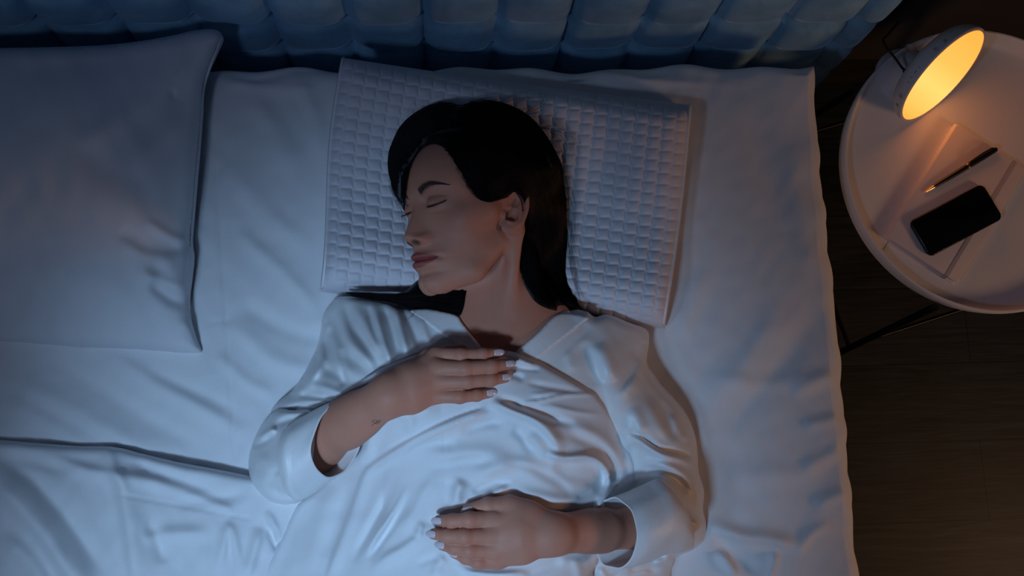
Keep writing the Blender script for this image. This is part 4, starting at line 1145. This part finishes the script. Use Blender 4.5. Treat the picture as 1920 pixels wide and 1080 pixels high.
# lock strands
GLk = [[(868,548),(820,540),(780,548),(735,556),(690,552),(648,548)],[(866,568),(815,566),(770,562),(720,559),(680,554),(640,549)],[(862,588),(810,580),(765,571),(720,562),(684,556),(652,552)]]
R = np.array([resample(g, 20) for g in GLk])
for c in range(420):
    x = rng.uniform(0, 2); i = min(int(x), 1); t = x-i; p = R[i]*(1-t)+R[i+1]*t+rng.normal(0, 1.6, 2)
    w = np.linspace(0, 1, 20)[:, None]; p = p+w*rng.normal(0, 2.5, 2)
    k = int(20-rng.uniform(0, 7)); p = p[:k]
    bb = under_body(p[:, 0], p[:, 1]); bb = np.where(np.isnan(bb), -1, bb)+.003
    S.add(M(p[:, 0], p[:, 1], np.maximum(bb, _lz(p[:, 0], p[:, 1]))+rng.uniform(-.002, .0026)), .0003)
# fine stray hairs
def stray(pts, hs, jit, n=1, r=.00016):
    for _ in range(n):
        q = np.array([(a+rng.normal(0, jit), b+rng.normal(0, jit)) for a, b in pts]); q[0] = pts[0]+rng.normal(0, 3, 2)
        c = crom(q, 5); h = np.interp(np.linspace(0, 1, len(c)), np.linspace(0, 1, len(hs)), hs)+.001
        S.add(M(c[:, 0], c[:, 1], h), r)
stray([(930,200),(960,188),(1000,182),(1030,190)], [.125,.12,.10,.092], 8, 12); stray([(985,215),(1010,200),(1025,180)], [.12,.105,.09], 8, 10)
stray([(1010,240),(1035,240),(1062,260),(1070,290)], [.12,.10,.085,.083], 9, 16); stray([(1040,300),(1056,340),(1068,400),(1072,460)], [.10,.085,.082,.082], 5, 16)
stray([(880,196),(910,186),(950,184)], [.125,.12,.11], 5, 8); stray([(800,200),(780,205),(760,222)], [.13,.12,.10], 5, 6); stray([(1060,430),(1072,500),(1085,560),(1100,590)], [.09,.085,.10,.12], 4, 14)
stray([(735,350),(748,378),(755,400),(760,425)], [.09,.10,.105,.11], 4, 12, .00014); stray([(732,335),(738,360),(748,392)], [.085,.085,.09], 4, 10, .00014); stray([(780,578),(772,590),(760,600)], [.135,.137,.137], 4, 5, .00014); stray([(690,556),(665,552),(640,548)], [.115,.10,.085], 3, 8, .00014)
# baby hairs along the hairline
hl = resample(HLINE, 260)
cen = np.array([815, 330])
zz = top_of(skull, hl[:, 0], hl[:, 1], .27, .06, 60)
for i in range(2, 258):
    if np.isnan(zz[i]): continue
    for _ in range(2):
        d = cen-hl[i]; d = d/np.linalg.norm(d)
        tg = hl[min(i+3, 259)]-hl[max(i-3, 0)]; tg /= np.linalg.norm(tg)+1e-9
        L = rng.uniform(3, 9); a = hl[i]-d*4; b = hl[i]+d*L*.35-tg*L*rng.uniform(.3, 1.0)*(1 if i < 150 else -1); m = (a+b)/2+d*1.5
        c = crom(np.array([a, m, b]), 3); h = top_of(skull, c[:, 0], c[:, 1], zz[i]+.02, zz[i]-.02, 18)
        if np.isnan(h).any(): continue
        S.add(M(c[:, 0], c[:, 1], h+.0006), .00014)
S.obj('loose_strands', m_hair, hair)
# eyebrows and lashes
def on_face(s, z):
    o = from_head((s, 130, z)); d = Vector(from_head((s, 0, z))-o).normalized(); h = bvh.ray_cast(Vector(o), d)
    return np.array(h[0]) if h[0] is not None else None
m_brow = mat('brow_hair', (.045, .024, .022), .6)
fwd = from_head((0, 1, 0))-from_head((0, 0, 0)); fwd /= np.linalg.norm(fwd)
for sd in (1, -1):
    B_ = Strands(); E_ = Strands()
    for i in range(420):
        t = rng.uniform(0, 1); a = 12+33*t; bz = float(brow_z(a))
        hw = 3.6*(1-t)**.55+.3; o = rng.uniform(-hw, hw)
        p0 = on_face(sd*a, bz+o); a2 = a+3.2*(.4+t); p1 = on_face(sd*a2, float(brow_z(a2))+o*.7+.8*(1-t))
        if p0 is None or p1 is None: continue
        B_.add(np.array([p0, (p0+p1)/2+fwd*.0006, p1+fwd*.0004]), .00013)
    B_.obj('eyebrow', m_brow, person)
    for i in range(70):
        t = i/69; a = 17+24*t; z = float(lid_z(np.array(a)))
        p0 = on_face(sd*a, z-.2)
        if p0 is None: continue
        L = (4.5+3.5*t)*(.8+.4*rng.random()); sp = .25+.55*(t-.3)
        pts = [p0]+[p0+(from_head((sd*L*k*sp, L*k*(.95-.25*k), -L*k*(.55-.25*k)))-from_head((0, 0, 0))) for k in (.35, .7, 1.0)]
        E_.add(np.array(pts), .0002)
    E_.obj('eyelashes', m_hair, person)

# small tattoo of a bow on the inner wrist
m_ink = mat('tattoo_ink', (.03, .03, .035), .7)
tt = MB()
for pl in ([(697,792),(700,788),(705,788),(707,791),(703,794),(699,796),(697,799)], [(705,791),(709,789),(714,788),(712,791),(709,791)], [(700,790),(706,795),(709,792)], [(707,791),(712,793)]):
    pts = []
    for u, v in crom(np.array(pl, float), 1.5):
        h, nn = skin_at(u, v)
        if h is not None and abs(h[2]-ZM-.19) < .06: pts.append(h+nn*.00005)
    if len(pts) > 2: tt.tube(pts, .00026, 5)
if tt.v: tt.obj('wrist_tattoo', m_ink, person)['label'] = 'tiny dark bow tattoo'
# ------------------------------------------------------------------ duvet: the flat part at the lower left, and the part pulled over her
DU0 = tps([(-500,810,.030),(0,826,.030),(215,838,.032),(400,880,.034),(520,905,.034),(-500,1400,.05),(0,1000,.048),(300,1000,.046),(450,1000,.040),(560,1050,.040),(0,1400,.05),(500,1400,.05),(250,920,.045)])
D0 = [(-620,812),(-300,818),(-40,823),(70,831),(150,836),(215,838),(265,850),(330,866),(400,879),(470,893),(540,908),(600,930),(620,1000),(600,1100),(560,1250),(540,1500),(-100,1520),(-620,1500)]
S0 = [([(-60,860),(20,930),(80,1000),(140,1085),(200,1180)], 20, .014, 30), ([(-40,840),(60,900),(130,980),(200,1080)], 16, -.006), ([(190,850),(225,910),(240,980),(250,1060),(262,1150)], 14, .010, 34),
 ([(200,830),(215,880),(240,930)], 10, .004), ([(70,850),(160,880),(280,900),(380,925)], 16, .006, 10), ([(230,860),(330,900),(420,925)], 12, -.005, 14), ([(320,945),(400,935),(470,925)], 12, -.004),
 ([(405,1080),(420,1020),(430,990),(442,1030),(452,1090)], 10, .006), ([(460,1090),(478,1030),(488,985)], 9, .007, 14), ([(505,985),(512,1010),(530,1045)], 6, -.008, 10), ([(497,955),(515,990),(525,1030)], 7, .006),
 ([(340,925),(395,940),(440,960)], 9, .004), ([(260,1010),(330,1000),(400,1000)], 14, .005), ([(0,1000),(60,1060),(100,1130)], 18, .007), ([(270,985),(290,1000),(310,1060)], 12, -.004),
 ([(210,925),(350,950),(480,975)], 2.2, -.0012, 2.2, .1), ([(0,850),(80,870),(150,880)], 14, -.004)]
S0 = [(a[0], a[1], a[2]*1.6, *a[3:]) for a in S0]
duvet = cloth('duvet', D0, DU0, S0, 5.0, 16, .026, m_duvet, None, .008, wr=.0014, seed=11)
tag(duvet, 'thick white duvet folded over the lower bed and pulled over her body', 'duvet')

DZ = tps([(640,757,.120),(652,733,.145),(700,695,.180),(780,665,.196),(870,655,.198),(960,660,.192),(1010,680,.184),(1100,728,.160),(1150,780,.130),(1190,860,.095),(1197,920,.085),
 (850,720,.204),(950,735,.206),(1050,790,.195),(900,820,.200),(1000,860,.196),(1100,860,.168),(800,850,.188),(720,760,.190),(730,850,.155),(660,830,.095),(640,900,.075),(560,950,.050),(520,1060,.050),(620,1060,.090),
 (720,1000,.150),(820,960,.182),(870,1000,.192),(930,920,.194),(960,1000,.194),(1040,1000,.182),(1040,930,.186),(1110,960,.150),(1150,1000,.110),(900,1080,.190),(1050,1080,.165),(1170,1080,.085),(600,1200,.08),(850,1300,.18),(1100,1300,.10)])
D1 = [(642,757),(652,733),(690,704),(740,679),(800,661),(870,654),(930,655),(968,661),(1010,677),(1060,704),(1100,727),(1128,744),(1150,774),(1175,815),(1190,850),(1197,885),(1199,930),(1192,985),(1160,1030),(1122,1056),(1110,1085),(1112,1150),(1120,1300),(900,1360),(600,1330),(470,1200),(490,1080),(512,1032),(540,975),(556,946),(590,915),(618,880),(630,820)]
S1 = [
 ([(915,766),(876,779),(838,794),(787,819),(728,853),(690,880),(677,907),(655,970),(630,1035),(612,1090)], 4, .0080, 16, .08),
 ([(925,770),(880,786),(840,801),(790,827),(735,861),(700,888)], 2.2, .0022, 2.2, .1), ([(905,762),(870,774),(832,788),(780,813),(722,846)], 2.0, -.0018, 2.0, .1),
 ([(745,885),(728,930),(705,972),(680,1017),(660,1060)], 9, -.009, 7), ([(765,905),(748,945),(728,975),(705,1008),(680,1050)], 6, .007, 6), ([(768,925),(752,955),(735,985),(712,1018),(690,1055)], 8, -.008, 6),
 ([(800,995),(760,1025),(725,1045),(690,1078)], 8, .006, 14), ([(830,880),(800,915),(775,960),(745,1000)], 12, .006, 16),
 ([(917,750),(958,769),(1000,786),(1028,810),(1048,838),(1060,850)], 9, .012, 14, .18), ([(922,742),(960,757),(1010,775),(1055,790),(1085,798)], 8, -.011, 8),
 ([(1022,850),(1060,860),(1100,857),(1126,868),(1141,890),(1140,915),(1125,945),(1112,965)], 7, .013, 9, .12),
 ([(1035,868),(1070,882),(1105,888),(1122,905),(1115,930)], 17, -.015), ([(1060,812),(1108,830),(1140,856),(1153,885),(1150,915),(1140,935)], 9, -.009, 9),
 ([(1062,795),(1115,815),(1150,850),(1165,890)], 14, .006), ([(967,762),(1010,752),(1060,742),(1122,739)], 2.6, .0028, 5, .12), ([(972,757),(1012,747),(1060,736),(1118,733)], 3.5, -.0022),
 ([(985,718),(1035,727),(1090,736)], 3.5, -.003, 6), ([(990,740),(1040,738),(1090,735)], 4, .0025), ([(1020,758),(1080,772),(1130,778)], 5, .0025),
 ([(955,688),(990,692),(1016,694)], 3.0, -.005, 5), ([(960,668),(985,680),(1008,688)], 5, .005), ([(950,700),(970,705),(985,712)], 6, -.004),
 ([(860,812),(890,800),(925,792),(950,795)], 9, -.006), ([(985,815),(1010,835),(1030,862)], 10, .006, 16), ([(960,800),(985,825),(1000,855)], 9, -.005),
 ([(870,895),(857,920),(855,942),(862,955)], 11, .009, 14), ([(844,895),(838,925),(840,955)], 12, -.005), ([(880,905),(920,880),(970,875),(1030,890)], 14, .009, 18), ([(885,925),(905,915),(930,905),(950,906),(945,918)], 6, -.009, 6),
 ([(900,930),(925,925),(945,915),(960,905)], 5, .007, 5), ([(940,870),(1000,880),(1050,905),(1075,935)], 10, -.005, 8), ([(960,920),(1000,928),(1050,938),(1100,935)], 12, .006), ([(1080,935),(1100,925),(1112,915)], 4, -.005),
 ([(790,860),(850,850),(920,850),(970,865)], 16, .005), ([(800,880),(870,868),(930,865)], 10, -.004), ([(700,800),(760,775),(830,770)], 14, .004), ([(832,800),(835,870),(833,950)], 1.6, -.0012, 1.6, .05),
 ([(720,790),(700,800),(690,830),(680,870)], 10, .010, 14), ([(700,770),(680,810),(670,850)], 10, -.008), ([(740,765),(770,790),(760,815)], 10, .004),
 ([(820,985),(800,975),(790,990)], 10, -.006), ([(805,960),(790,985),(780,1010)], 8, .005), ([(780,1060),(815,1045),(830,1055)], 7, -.003), ([(835,1040),(820,1060),(812,1090)], 9, .004, 12), ([(850,1050),(875,1072),(930,1078),(1000,1075)], 5, .008, 8),
 ([(980,1080),(1030,1062),(1060,1048)], 9, -.006, 9), ([(1075,1045),(1085,1070),(1090,1100)], 10, .006), ([(1040,1055),(1080,1050),(1105,1040)], 8, .004),
 ([(560,960),(545,1010),(520,1090)], 16, -.003), ([(625,905),(600,980),(575,1080)], 16, .004), ([(660,900),(635,980),(610,1050)], 16, -.005), ([(760,840),(800,830),(860,835)], 12, -.004),
 ([(652,733),(700,703),(760,684),(800,676)], 4, .004, 5, .1), ([(668,738),(715,708),(770,690)], 3, -.003), ([(1130,900),(1165,905),(1192,900)], 5, .003), ([(1186,850),(1190,900),(1193,940)], 3, -.003)]
S1 = [(a[0], a[1], a[2]*1.35, *a[3:]) for a in S1]
def d1drop(u, v): return np.where((u < 640) | (v > 1100), .024, np.where(u > 1120, .045, .016))
dv2 = cloth('pulled_up_cover', D1, DZ, S1, 4.0, 13, .016, m_duvet, duvet, .010, wr=.0012, seed=21, over=under_body, gap=.012, edgefun=d1drop)

# the rest of the duvet, over her legs to the foot of the bed
def foot_part():
    xs = np.linspace(XL+.015, XR-.03, 110); ys = np.linspace(YF+.02, -.255, 80); X, Y = np.meshgrid(xs, ys)
    hs = np.linspace(.25, 0, 40); H = np.full(X.size, .045)
    for h in hs[::-1]:
        d = body_sdf(np.stack([X.ravel(), Y.ravel(), np.full(X.size, ZM+h)], 1), False); H = np.where(d < .035, np.maximum(H, h+.012), H)
    H = H.reshape(X.shape)
    for _ in range(10): H[1:-1, 1:-1] = (H[:-2, 1:-1]+H[2:, 1:-1]+H[1:-1, :-2]+H[1:-1, 2:])/4
    H += .004*wav(X*1300, Y*1300, 51, 160)
    d = np.minimum.reduce([X-xs[0], xs[-1]-X, Y-ys[0]]); t = 1-np.clip(d/.035, 0, 1); H = H-.030*(1-np.sqrt(np.clip(1-t*t, 0, 1)))
    n, m = X.shape; v = np.stack([X, Y, ZM+H], -1).reshape(-1, 3); i = np.arange(n*m).reshape(n, m)
    f = np.stack([i[:-1, :-1], i[:-1, 1:], i[1:, 1:], i[1:, :-1]], -1).reshape(-1, 4)
    o = mesh('foot_part', v, f, m_duvet, duvet); md = o.modifiers.new('t', 'SOLIDIFY'); md.thickness = .012; md.offset = -1
foot_part()
# ------------------------------------------------------------------ pajama top
A_Z = tps([(628,560,.060),(700,560,.095),(760,572,.120),(850,600,.140),(905,660,.160),(600,640,.050),(650,640,.115),(650,700,.145),(700,640,.146),(760,660,.168),(700,720,.160),(600,700,.110),(560,740,.080),(620,740,.135),(520,765,.060),(900,720,.165),(800,760,.160)])
A_O = [(622,566),(640,556),(700,560),(745,571),(775,580),(800,588),(850,592),(880,640),(906,672),(930,705),(860,740),(740,770),(660,775),(600,785),(540,782),(508,776),(518,756),(545,735),(566,706),(584,672),(594,650),(600,625),(606,590)]
A_S = [([(636,560),(640,600),(655,640),(690,680),(710,720)], 8, .006, 12), ([(648,560),(660,610),(690,650),(720,700)], 9, -.006), ([(700,566),(712,620),(728,670),(736,710)], 8, .007), ([(662,570),(690,620),(712,670)], 9, .004),
 ([(718,568),(735,620),(750,680)], 7, -.006), ([(738,570),(752,620),(765,670)], 8, .006), ([(752,572),(775,620),(790,660)], 6, -.005, 8), ([(690,570),(700,610),(715,650)], 6, -.004),
 ([(606,600),(625,640),(640,680),(648,720)], 12, .007), ([(620,610),(612,640),(600,670)], 6, -.008), ([(598,640),(606,660),(598,690),(570,730)], 7, .008), ([(640,650),(642,690),(645,730)], 7, -.006),
 ([(600,690),(640,705),(655,730)], 12, -.006), ([(590,720),(630,735),(650,745)], 8, .006), ([(520,768),(560,755),(610,752),(640,758)], 7, .010, 12), ([(560,740),(590,745),(630,748)], 5, -.008), ([(540,735),(570,730),(600,715)], 10, .006),
 ([(640,660),(700,690),(760,680)], 14, -.004), ([(790,590),(800,630),(815,655)], 8, .004), ([(560,700),(580,690),(600,660)], 6, -.005)]
A_S = [(a[0], a[1], a[2]*1.4, *a[3:]) for a in A_S]
shirt = cloth('pajama_top', A_O, A_Z, A_S, 3.6, 16, .030, m_shirt, person, .03, wr=.0012, seed=31, over=under_body, edgefun=lambda u, v: np.where((u > 780), .004, np.where(v < 600, .020, .045)))
shirt['label'] = 'white satin pajama top with V neck and turned up cuffs'
B_Z = tps([(500,780,.080),(560,772,.130),(620,768,.150),(600,830,.165),(590,900,.150),(560,946,.070),(520,948,.050),(480,925,.060),(466,865,.070),(480,820,.070),(530,860,.140),(560,850,.160),(520,900,.115)])
B_O = [(497,786),(520,766),(555,768),(582,768),(592,790),(590,830),(584,880),(576,925),(556,946),(520,948),(494,935),(474,910),(466,878),(468,850),(478,820)]
B_S = [([(520,775),(555,775),(600,772),(630,765)], 6, .007, 9), ([(510,800),(550,785),(600,785)], 6, -.007, 8), ([(478,828),(500,812),(520,802)], 6, .010, 6), ([(470,840),(490,830),(512,815)], 5, -.007), ([(500,905),(530,925),(562,925),(585,915)], 11, -.012, 9),
 ([(515,885),(545,910),(575,920)], 8, .007, 12), ([(480,850),(500,880),(490,915)], 14, .006), ([(535,800),(530,840),(535,880)], 10, .005), ([(490,930),(520,942),(560,938)], 6, .006)]
B_S = [(a[0], a[1], a[2]*1.5, *a[3:]) for a in B_S]
b_ = cloth('sleeve', B_O, B_Z, B_S, 3.6, 22, .050, m_shirt, shirt, .02, wr=.0012, seed=32, over=under_arm, gap=.008)
C_Z = tps([(1038,592,.130),(1085,590,.128),(1140,594,.110),(1215,620,.060),(1213,680,.070),(1000,690,.165),(960,665,.160),(1080,660,.150),(1150,680,.140),(1100,740,.140),(1180,740,.130),(1240,722,.060),(1285,775,.050),(1308,850,.050),(1322,960,.050),(1300,1035,.050),
  (1220,800,.125),(1260,860,.115),(1240,900,.125),(1270,950,.115),(1200,900,.100),(1200,1000,.110),(1200,1080,.070),(1262,1060,.040),(1150,850,.105),(940,720,.16)])
C_O = [(970,658),(1005,640),(1036,600),(1052,586),(1075,580),(1100,584),(1116,594),(1140,590),(1180,605),(1212,618),(1217,640),(1213,680),(1228,705),(1242,724),(1265,748),(1288,778),(1303,815),(1308,850),(1310,885),(1320,920),(1318,955),(1324,985),(1318,1015),(1298,1032),(1270,1044),(1262,1060),(1258,1085),(1262,1150),(1180,1200),(1090,1190),(1085,1100),(1095,1045),(1160,1000),(1165,930),(1130,850),(1080,780),(1010,730),(940,690)]
C_S = [([(1120,1060),(1135,1085),(1140,1110)], 8, .008), ([(1150,1075),(1160,1095)], 8, -.006), ([(1213,625),(1208,660),(1195,700),(1175,730),(1150,750)], 6, .009, 14),  
 ([(1085,640),(1100,670),(1110,700),(1115,730)], 16, -.009), ([(1060,650),(1065,670),(1075,700)], 10, .005), ([(1120,640),(1140,680),(1150,720)], 14, .006),
 ([(1178,808),(1205,820),(1235,841),(1270,850),(1300,862)], 4, -.011, 5, .15), ([(1180,818),(1210,835),(1240,852),(1280,862),(1305,880)], 8, .010, 10), ([(1210,740),(1230,790),(1270,830),(1300,850)], 14, .006),
 ([(1260,770),(1270,800),(1290,830)], 8, .008), ([(1240,750),(1250,790),(1265,830)], 8, -.005), ([(1205,880),(1240,885),(1270,900),(1290,930)], 9, -.010, 9), ([(1195,870),(1230,870),(1280,890),(1308,930),(1318,980)], 9, .010, 12),
 ([(1230,905),(1262,925),(1290,950),(1315,965)], 8, .010, 8), ([(1250,935),(1275,960),(1300,985),(1312,1000)], 9, -.012, 9), ([(1262,985),(1285,1005),(1300,1030)], 8, .008), ([(1180,830),(1195,870),(1205,900)], 8, -.007),
 ([(1185,760),(1200,800),(1190,840)], 12, .006), ([(1220,1060),(1245,1050),(1262,1050),(1258,1080)], 6, .010), ([(1175,1070),(1210,1062),(1240,1070)], 9, -.008), ([(1215,1050),(1235,1045),(1250,1040)], 6, -.008), ([(1150,880),(1165,920),(1175,950)], 8, .006),
 ([(1000,700),(1030,680),(1080,640),(1110,610)], 5, -.004, 8)]
c_ = cloth('front_panel', C_O, C_Z, C_S, 3.6, 18, .040, m_shirt, shirt, .03, wr=.0012, seed=33, over=under_body, edgefun=lambda u, v: np.where((u < 1060) & (v < 720), .004, np.where((v < 640), .020, .042)))

def tube_cloth(name, rings, n=96, mat=None, parent=None, thick=.0016, pipe=(), ripple=.0, seed=1, sub=14, flare=None):
    """rings: centre point, half width vector (towards the foot end), half height vector, plus squareness"""
    rg = []
    R = [np.concatenate([c, w, h]) for c, w, h in rings]
    pts = crom(np.array(R), 1e9) if False else None
    k = len(R); out = []
    for i in range(k-1):
        a, b, c, d = R[max(i-1, 0)], R[i], R[i+1], R[min(i+2, k-1)]
        for j in range(sub):
            t = j/sub; out.append(.5*((2*b)+(c-a)*t+(2*a-5*b+4*c-d)*t*t+(3*b-a-3*c+d)*t**3))
    out.append(R[-1]); out = np.array(out)
    th = np.arange(n)*2*math.pi/n; ct, st = np.cos(th), np.sin(th)
    rr = np.random.default_rng(seed); V = []
    ph = rr.uniform(0, 6.28, 6); kk = np.array([2, 3, 4, 5, 7, 9]); ks = rr.uniform(-1, 1, 6)*4
    for i, q in enumerate(out):
        t = i/(len(out)-1)
        w = sum(math.cos(0)*np.sin(kk[m]*th+ph[m]+ks[m]*t)/kk[m]**.6 for m in range(6))*ripple
        m_ = 1+w
        V.append(q[0:3]+(ct*m_)[:, None]*q[3:6]+(st*m_)[:, None]*q[6:9])
    m = len(out); Vv = np.concatenate(V)
    f = [(i*n+j, i*n+(j+1) % n, (i+1)*n+(j+1) % n, (i+1)*n+j) for i in range(m-1) for j in range(n)]
    o = mesh(name, Vv, f, mat, parent); bm = bmesh.new(); bm.from_mesh(o.data); bmesh.ops.recalc_face_normals(bm, faces=bm.faces); bm.to_mesh(o.data); bm.free()
    md = o.modifiers.new('t', 'SOLIDIFY'); md.thickness = thick; md.offset = 0
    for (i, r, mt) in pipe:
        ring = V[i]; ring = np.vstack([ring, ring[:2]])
        MB().tube(ring, r, 8, cap=False).obj('piping', mt, parent)  # the grey rings are the stitching's painted shadow, not piping
    return o, V
def ring(cu, cv, ch, top, bot, hh, ax, lean=1.0):
    """ring round an arm: photo positions of its upper and lower side edges, half height, arm direction"""
    c = M(cu, cv, ch); a = M(*top, ch); b = M(*bot, ch); w = (b-a)/2; c = (a+b)/2
    h = np.cross(w, ax); h /= np.linalg.norm(h); 
    if h[2] < 0: h = -h
    h = h*lean+np.array([0, 0, 1-lean]); h /= np.linalg.norm(h)
    return c, w, h*hh
axR = J['wrR']-J['elR']; axR /= np.linalg.norm(axR)
rR = [ring(0, 0, .158, (650,752), (613,896), .038, axR, .85), ring(0, 0, .150, (622,758), (594,914), .037, axR, .7), ring(0, 0, .142, (590,772), (578,928), .039, axR, .6), ring(0, 0, .136, (566,784), (566,936), .041, axR, .5), ring(0, 0, .125, (545,800), (556,934), .036, axR, .5)]
cuffR, _ = tube_cloth('cuff', rR, 110, m_shirt, shirt, .0022, [(0, .0011, m_pipe), (42, .0011, m_stitch_shadow)], .026, 5)
axL = J['wrL']-J['elL']; axL /= np.linalg.norm(axL)
rL = [ring(0, 0, .166, (1152,932), (1150,1066), .041, axL, .8), ring(0, 0, .162, (1178,925), (1176,1062), .040, axL, .7), ring(0, 0, .152, (1210,914), (1208,1052), .038, axL, .6), ring(0, 0, .142, (1238,905), (1238,1040), .035, axL, .5), ring(0, 0, .128, (1262,925), (1266,1036), .030, axL, .5), ring(0, 0, .115, (1282,975), (1290,1030), .018, axL, .5)]
cuffL, _ = tube_cloth('cuff', rL, 110, m_shirt, shirt, .0022, [(0, .0012, m_pipe), (42, .0012, m_pipe), (39, .0009, m_stitch_shadow)], .034, 9)
# collar: two lapels
K1_Z = tps([(775,582,.128),(850,590,.152),(905,655,.170),(880,666,.172),(830,625,.158),(800,600,.146)])
k1 = cloth('collar', [(770,584),(790,579),(825,583),(856,591),(866,604),(884,628),(906,657),(893,668),(876,664),(850,642),(825,625),(800,606)], K1_Z, [([(775,588),(800,603),(830,624),(860,646),(880,662)], 2.5, .001, 2.5, .1)], 3.0, 5, .0035, m_shirt, shirt, .004, wr=.0004, seed=41, over=under_body, gap=.006)
K2_Z = tps([(1042,592,.140),(1100,594,.138),(1005,670,.168),(970,658,.166),(1050,630,.152)])
k2 = cloth('collar', [(968,660),(985,644),(1010,622),(1040,592),(1060,587),(1086,590),(1104,596),(1092,606),(1062,630),(1030,655),(1008,674),(985,670)], K2_Z, [([(1100,600),(1065,626),(1030,652),(1008,672)], 2.5, .001, 2.5, .1)], 3.0, 5, .0035, m_shirt, shirt, .004, wr=.0004, seed=42, over=under_body, gap=.006)
# ------------------------------------------------------------------ light
def lamp_(kind, name, loc, tgt, size, power, color, spot=None, blend=1.0):
    l = bpy.data.lights.new(name, kind)
    if kind == 'SPOT': l.spot_size = math.radians(spot); l.spot_blend = blend; l.shadow_soft_size = size
    else: l.shape = 'DISK'; l.size = size
    l.energy = power; l.color = color
    o = bpy.data.objects.new(name, l); COL.objects.link(o); o.location = loc
    o.rotation_euler = (Vector(tgt)-Vector(loc)).to_track_quat('-Z', 'Y').to_euler()
    return o
lamp_('SPOT', 'moonlight_beam', (-.50, -.70, 2.30), (-.09, -.14, ZM), .085, 80, (.40, .67, 1.0), 38, 1.0)
lamp_('SPOT', 'moonlight_spill', (-.60, -.42, 1.95), (.45, .30, ZM), .075, 7.6, (.55, .68, 1.0), 130, 1.0)
lamp_('AREA', 'warm_room_lamp', (1.85, -.45, 1.05), (.45, -.05, ZM), .30, 3.9, (1.0, .53, .27))
wd = bpy.data.worlds.new('night'); scn.world = wd; wd.use_nodes = True
bg = wd.node_tree.nodes['Background']; bg.inputs['Color'].default_value = (.50, .62, 1.0, 1); bg.inputs['Strength'].default_value = .020
scn.view_settings.view_transform = 'Standard'; scn.view_settings.look = 'None'
scn.view_settings.exposure = 0; scn.view_settings.gamma = 1; scn.view_settings.use_curve_mapping = False
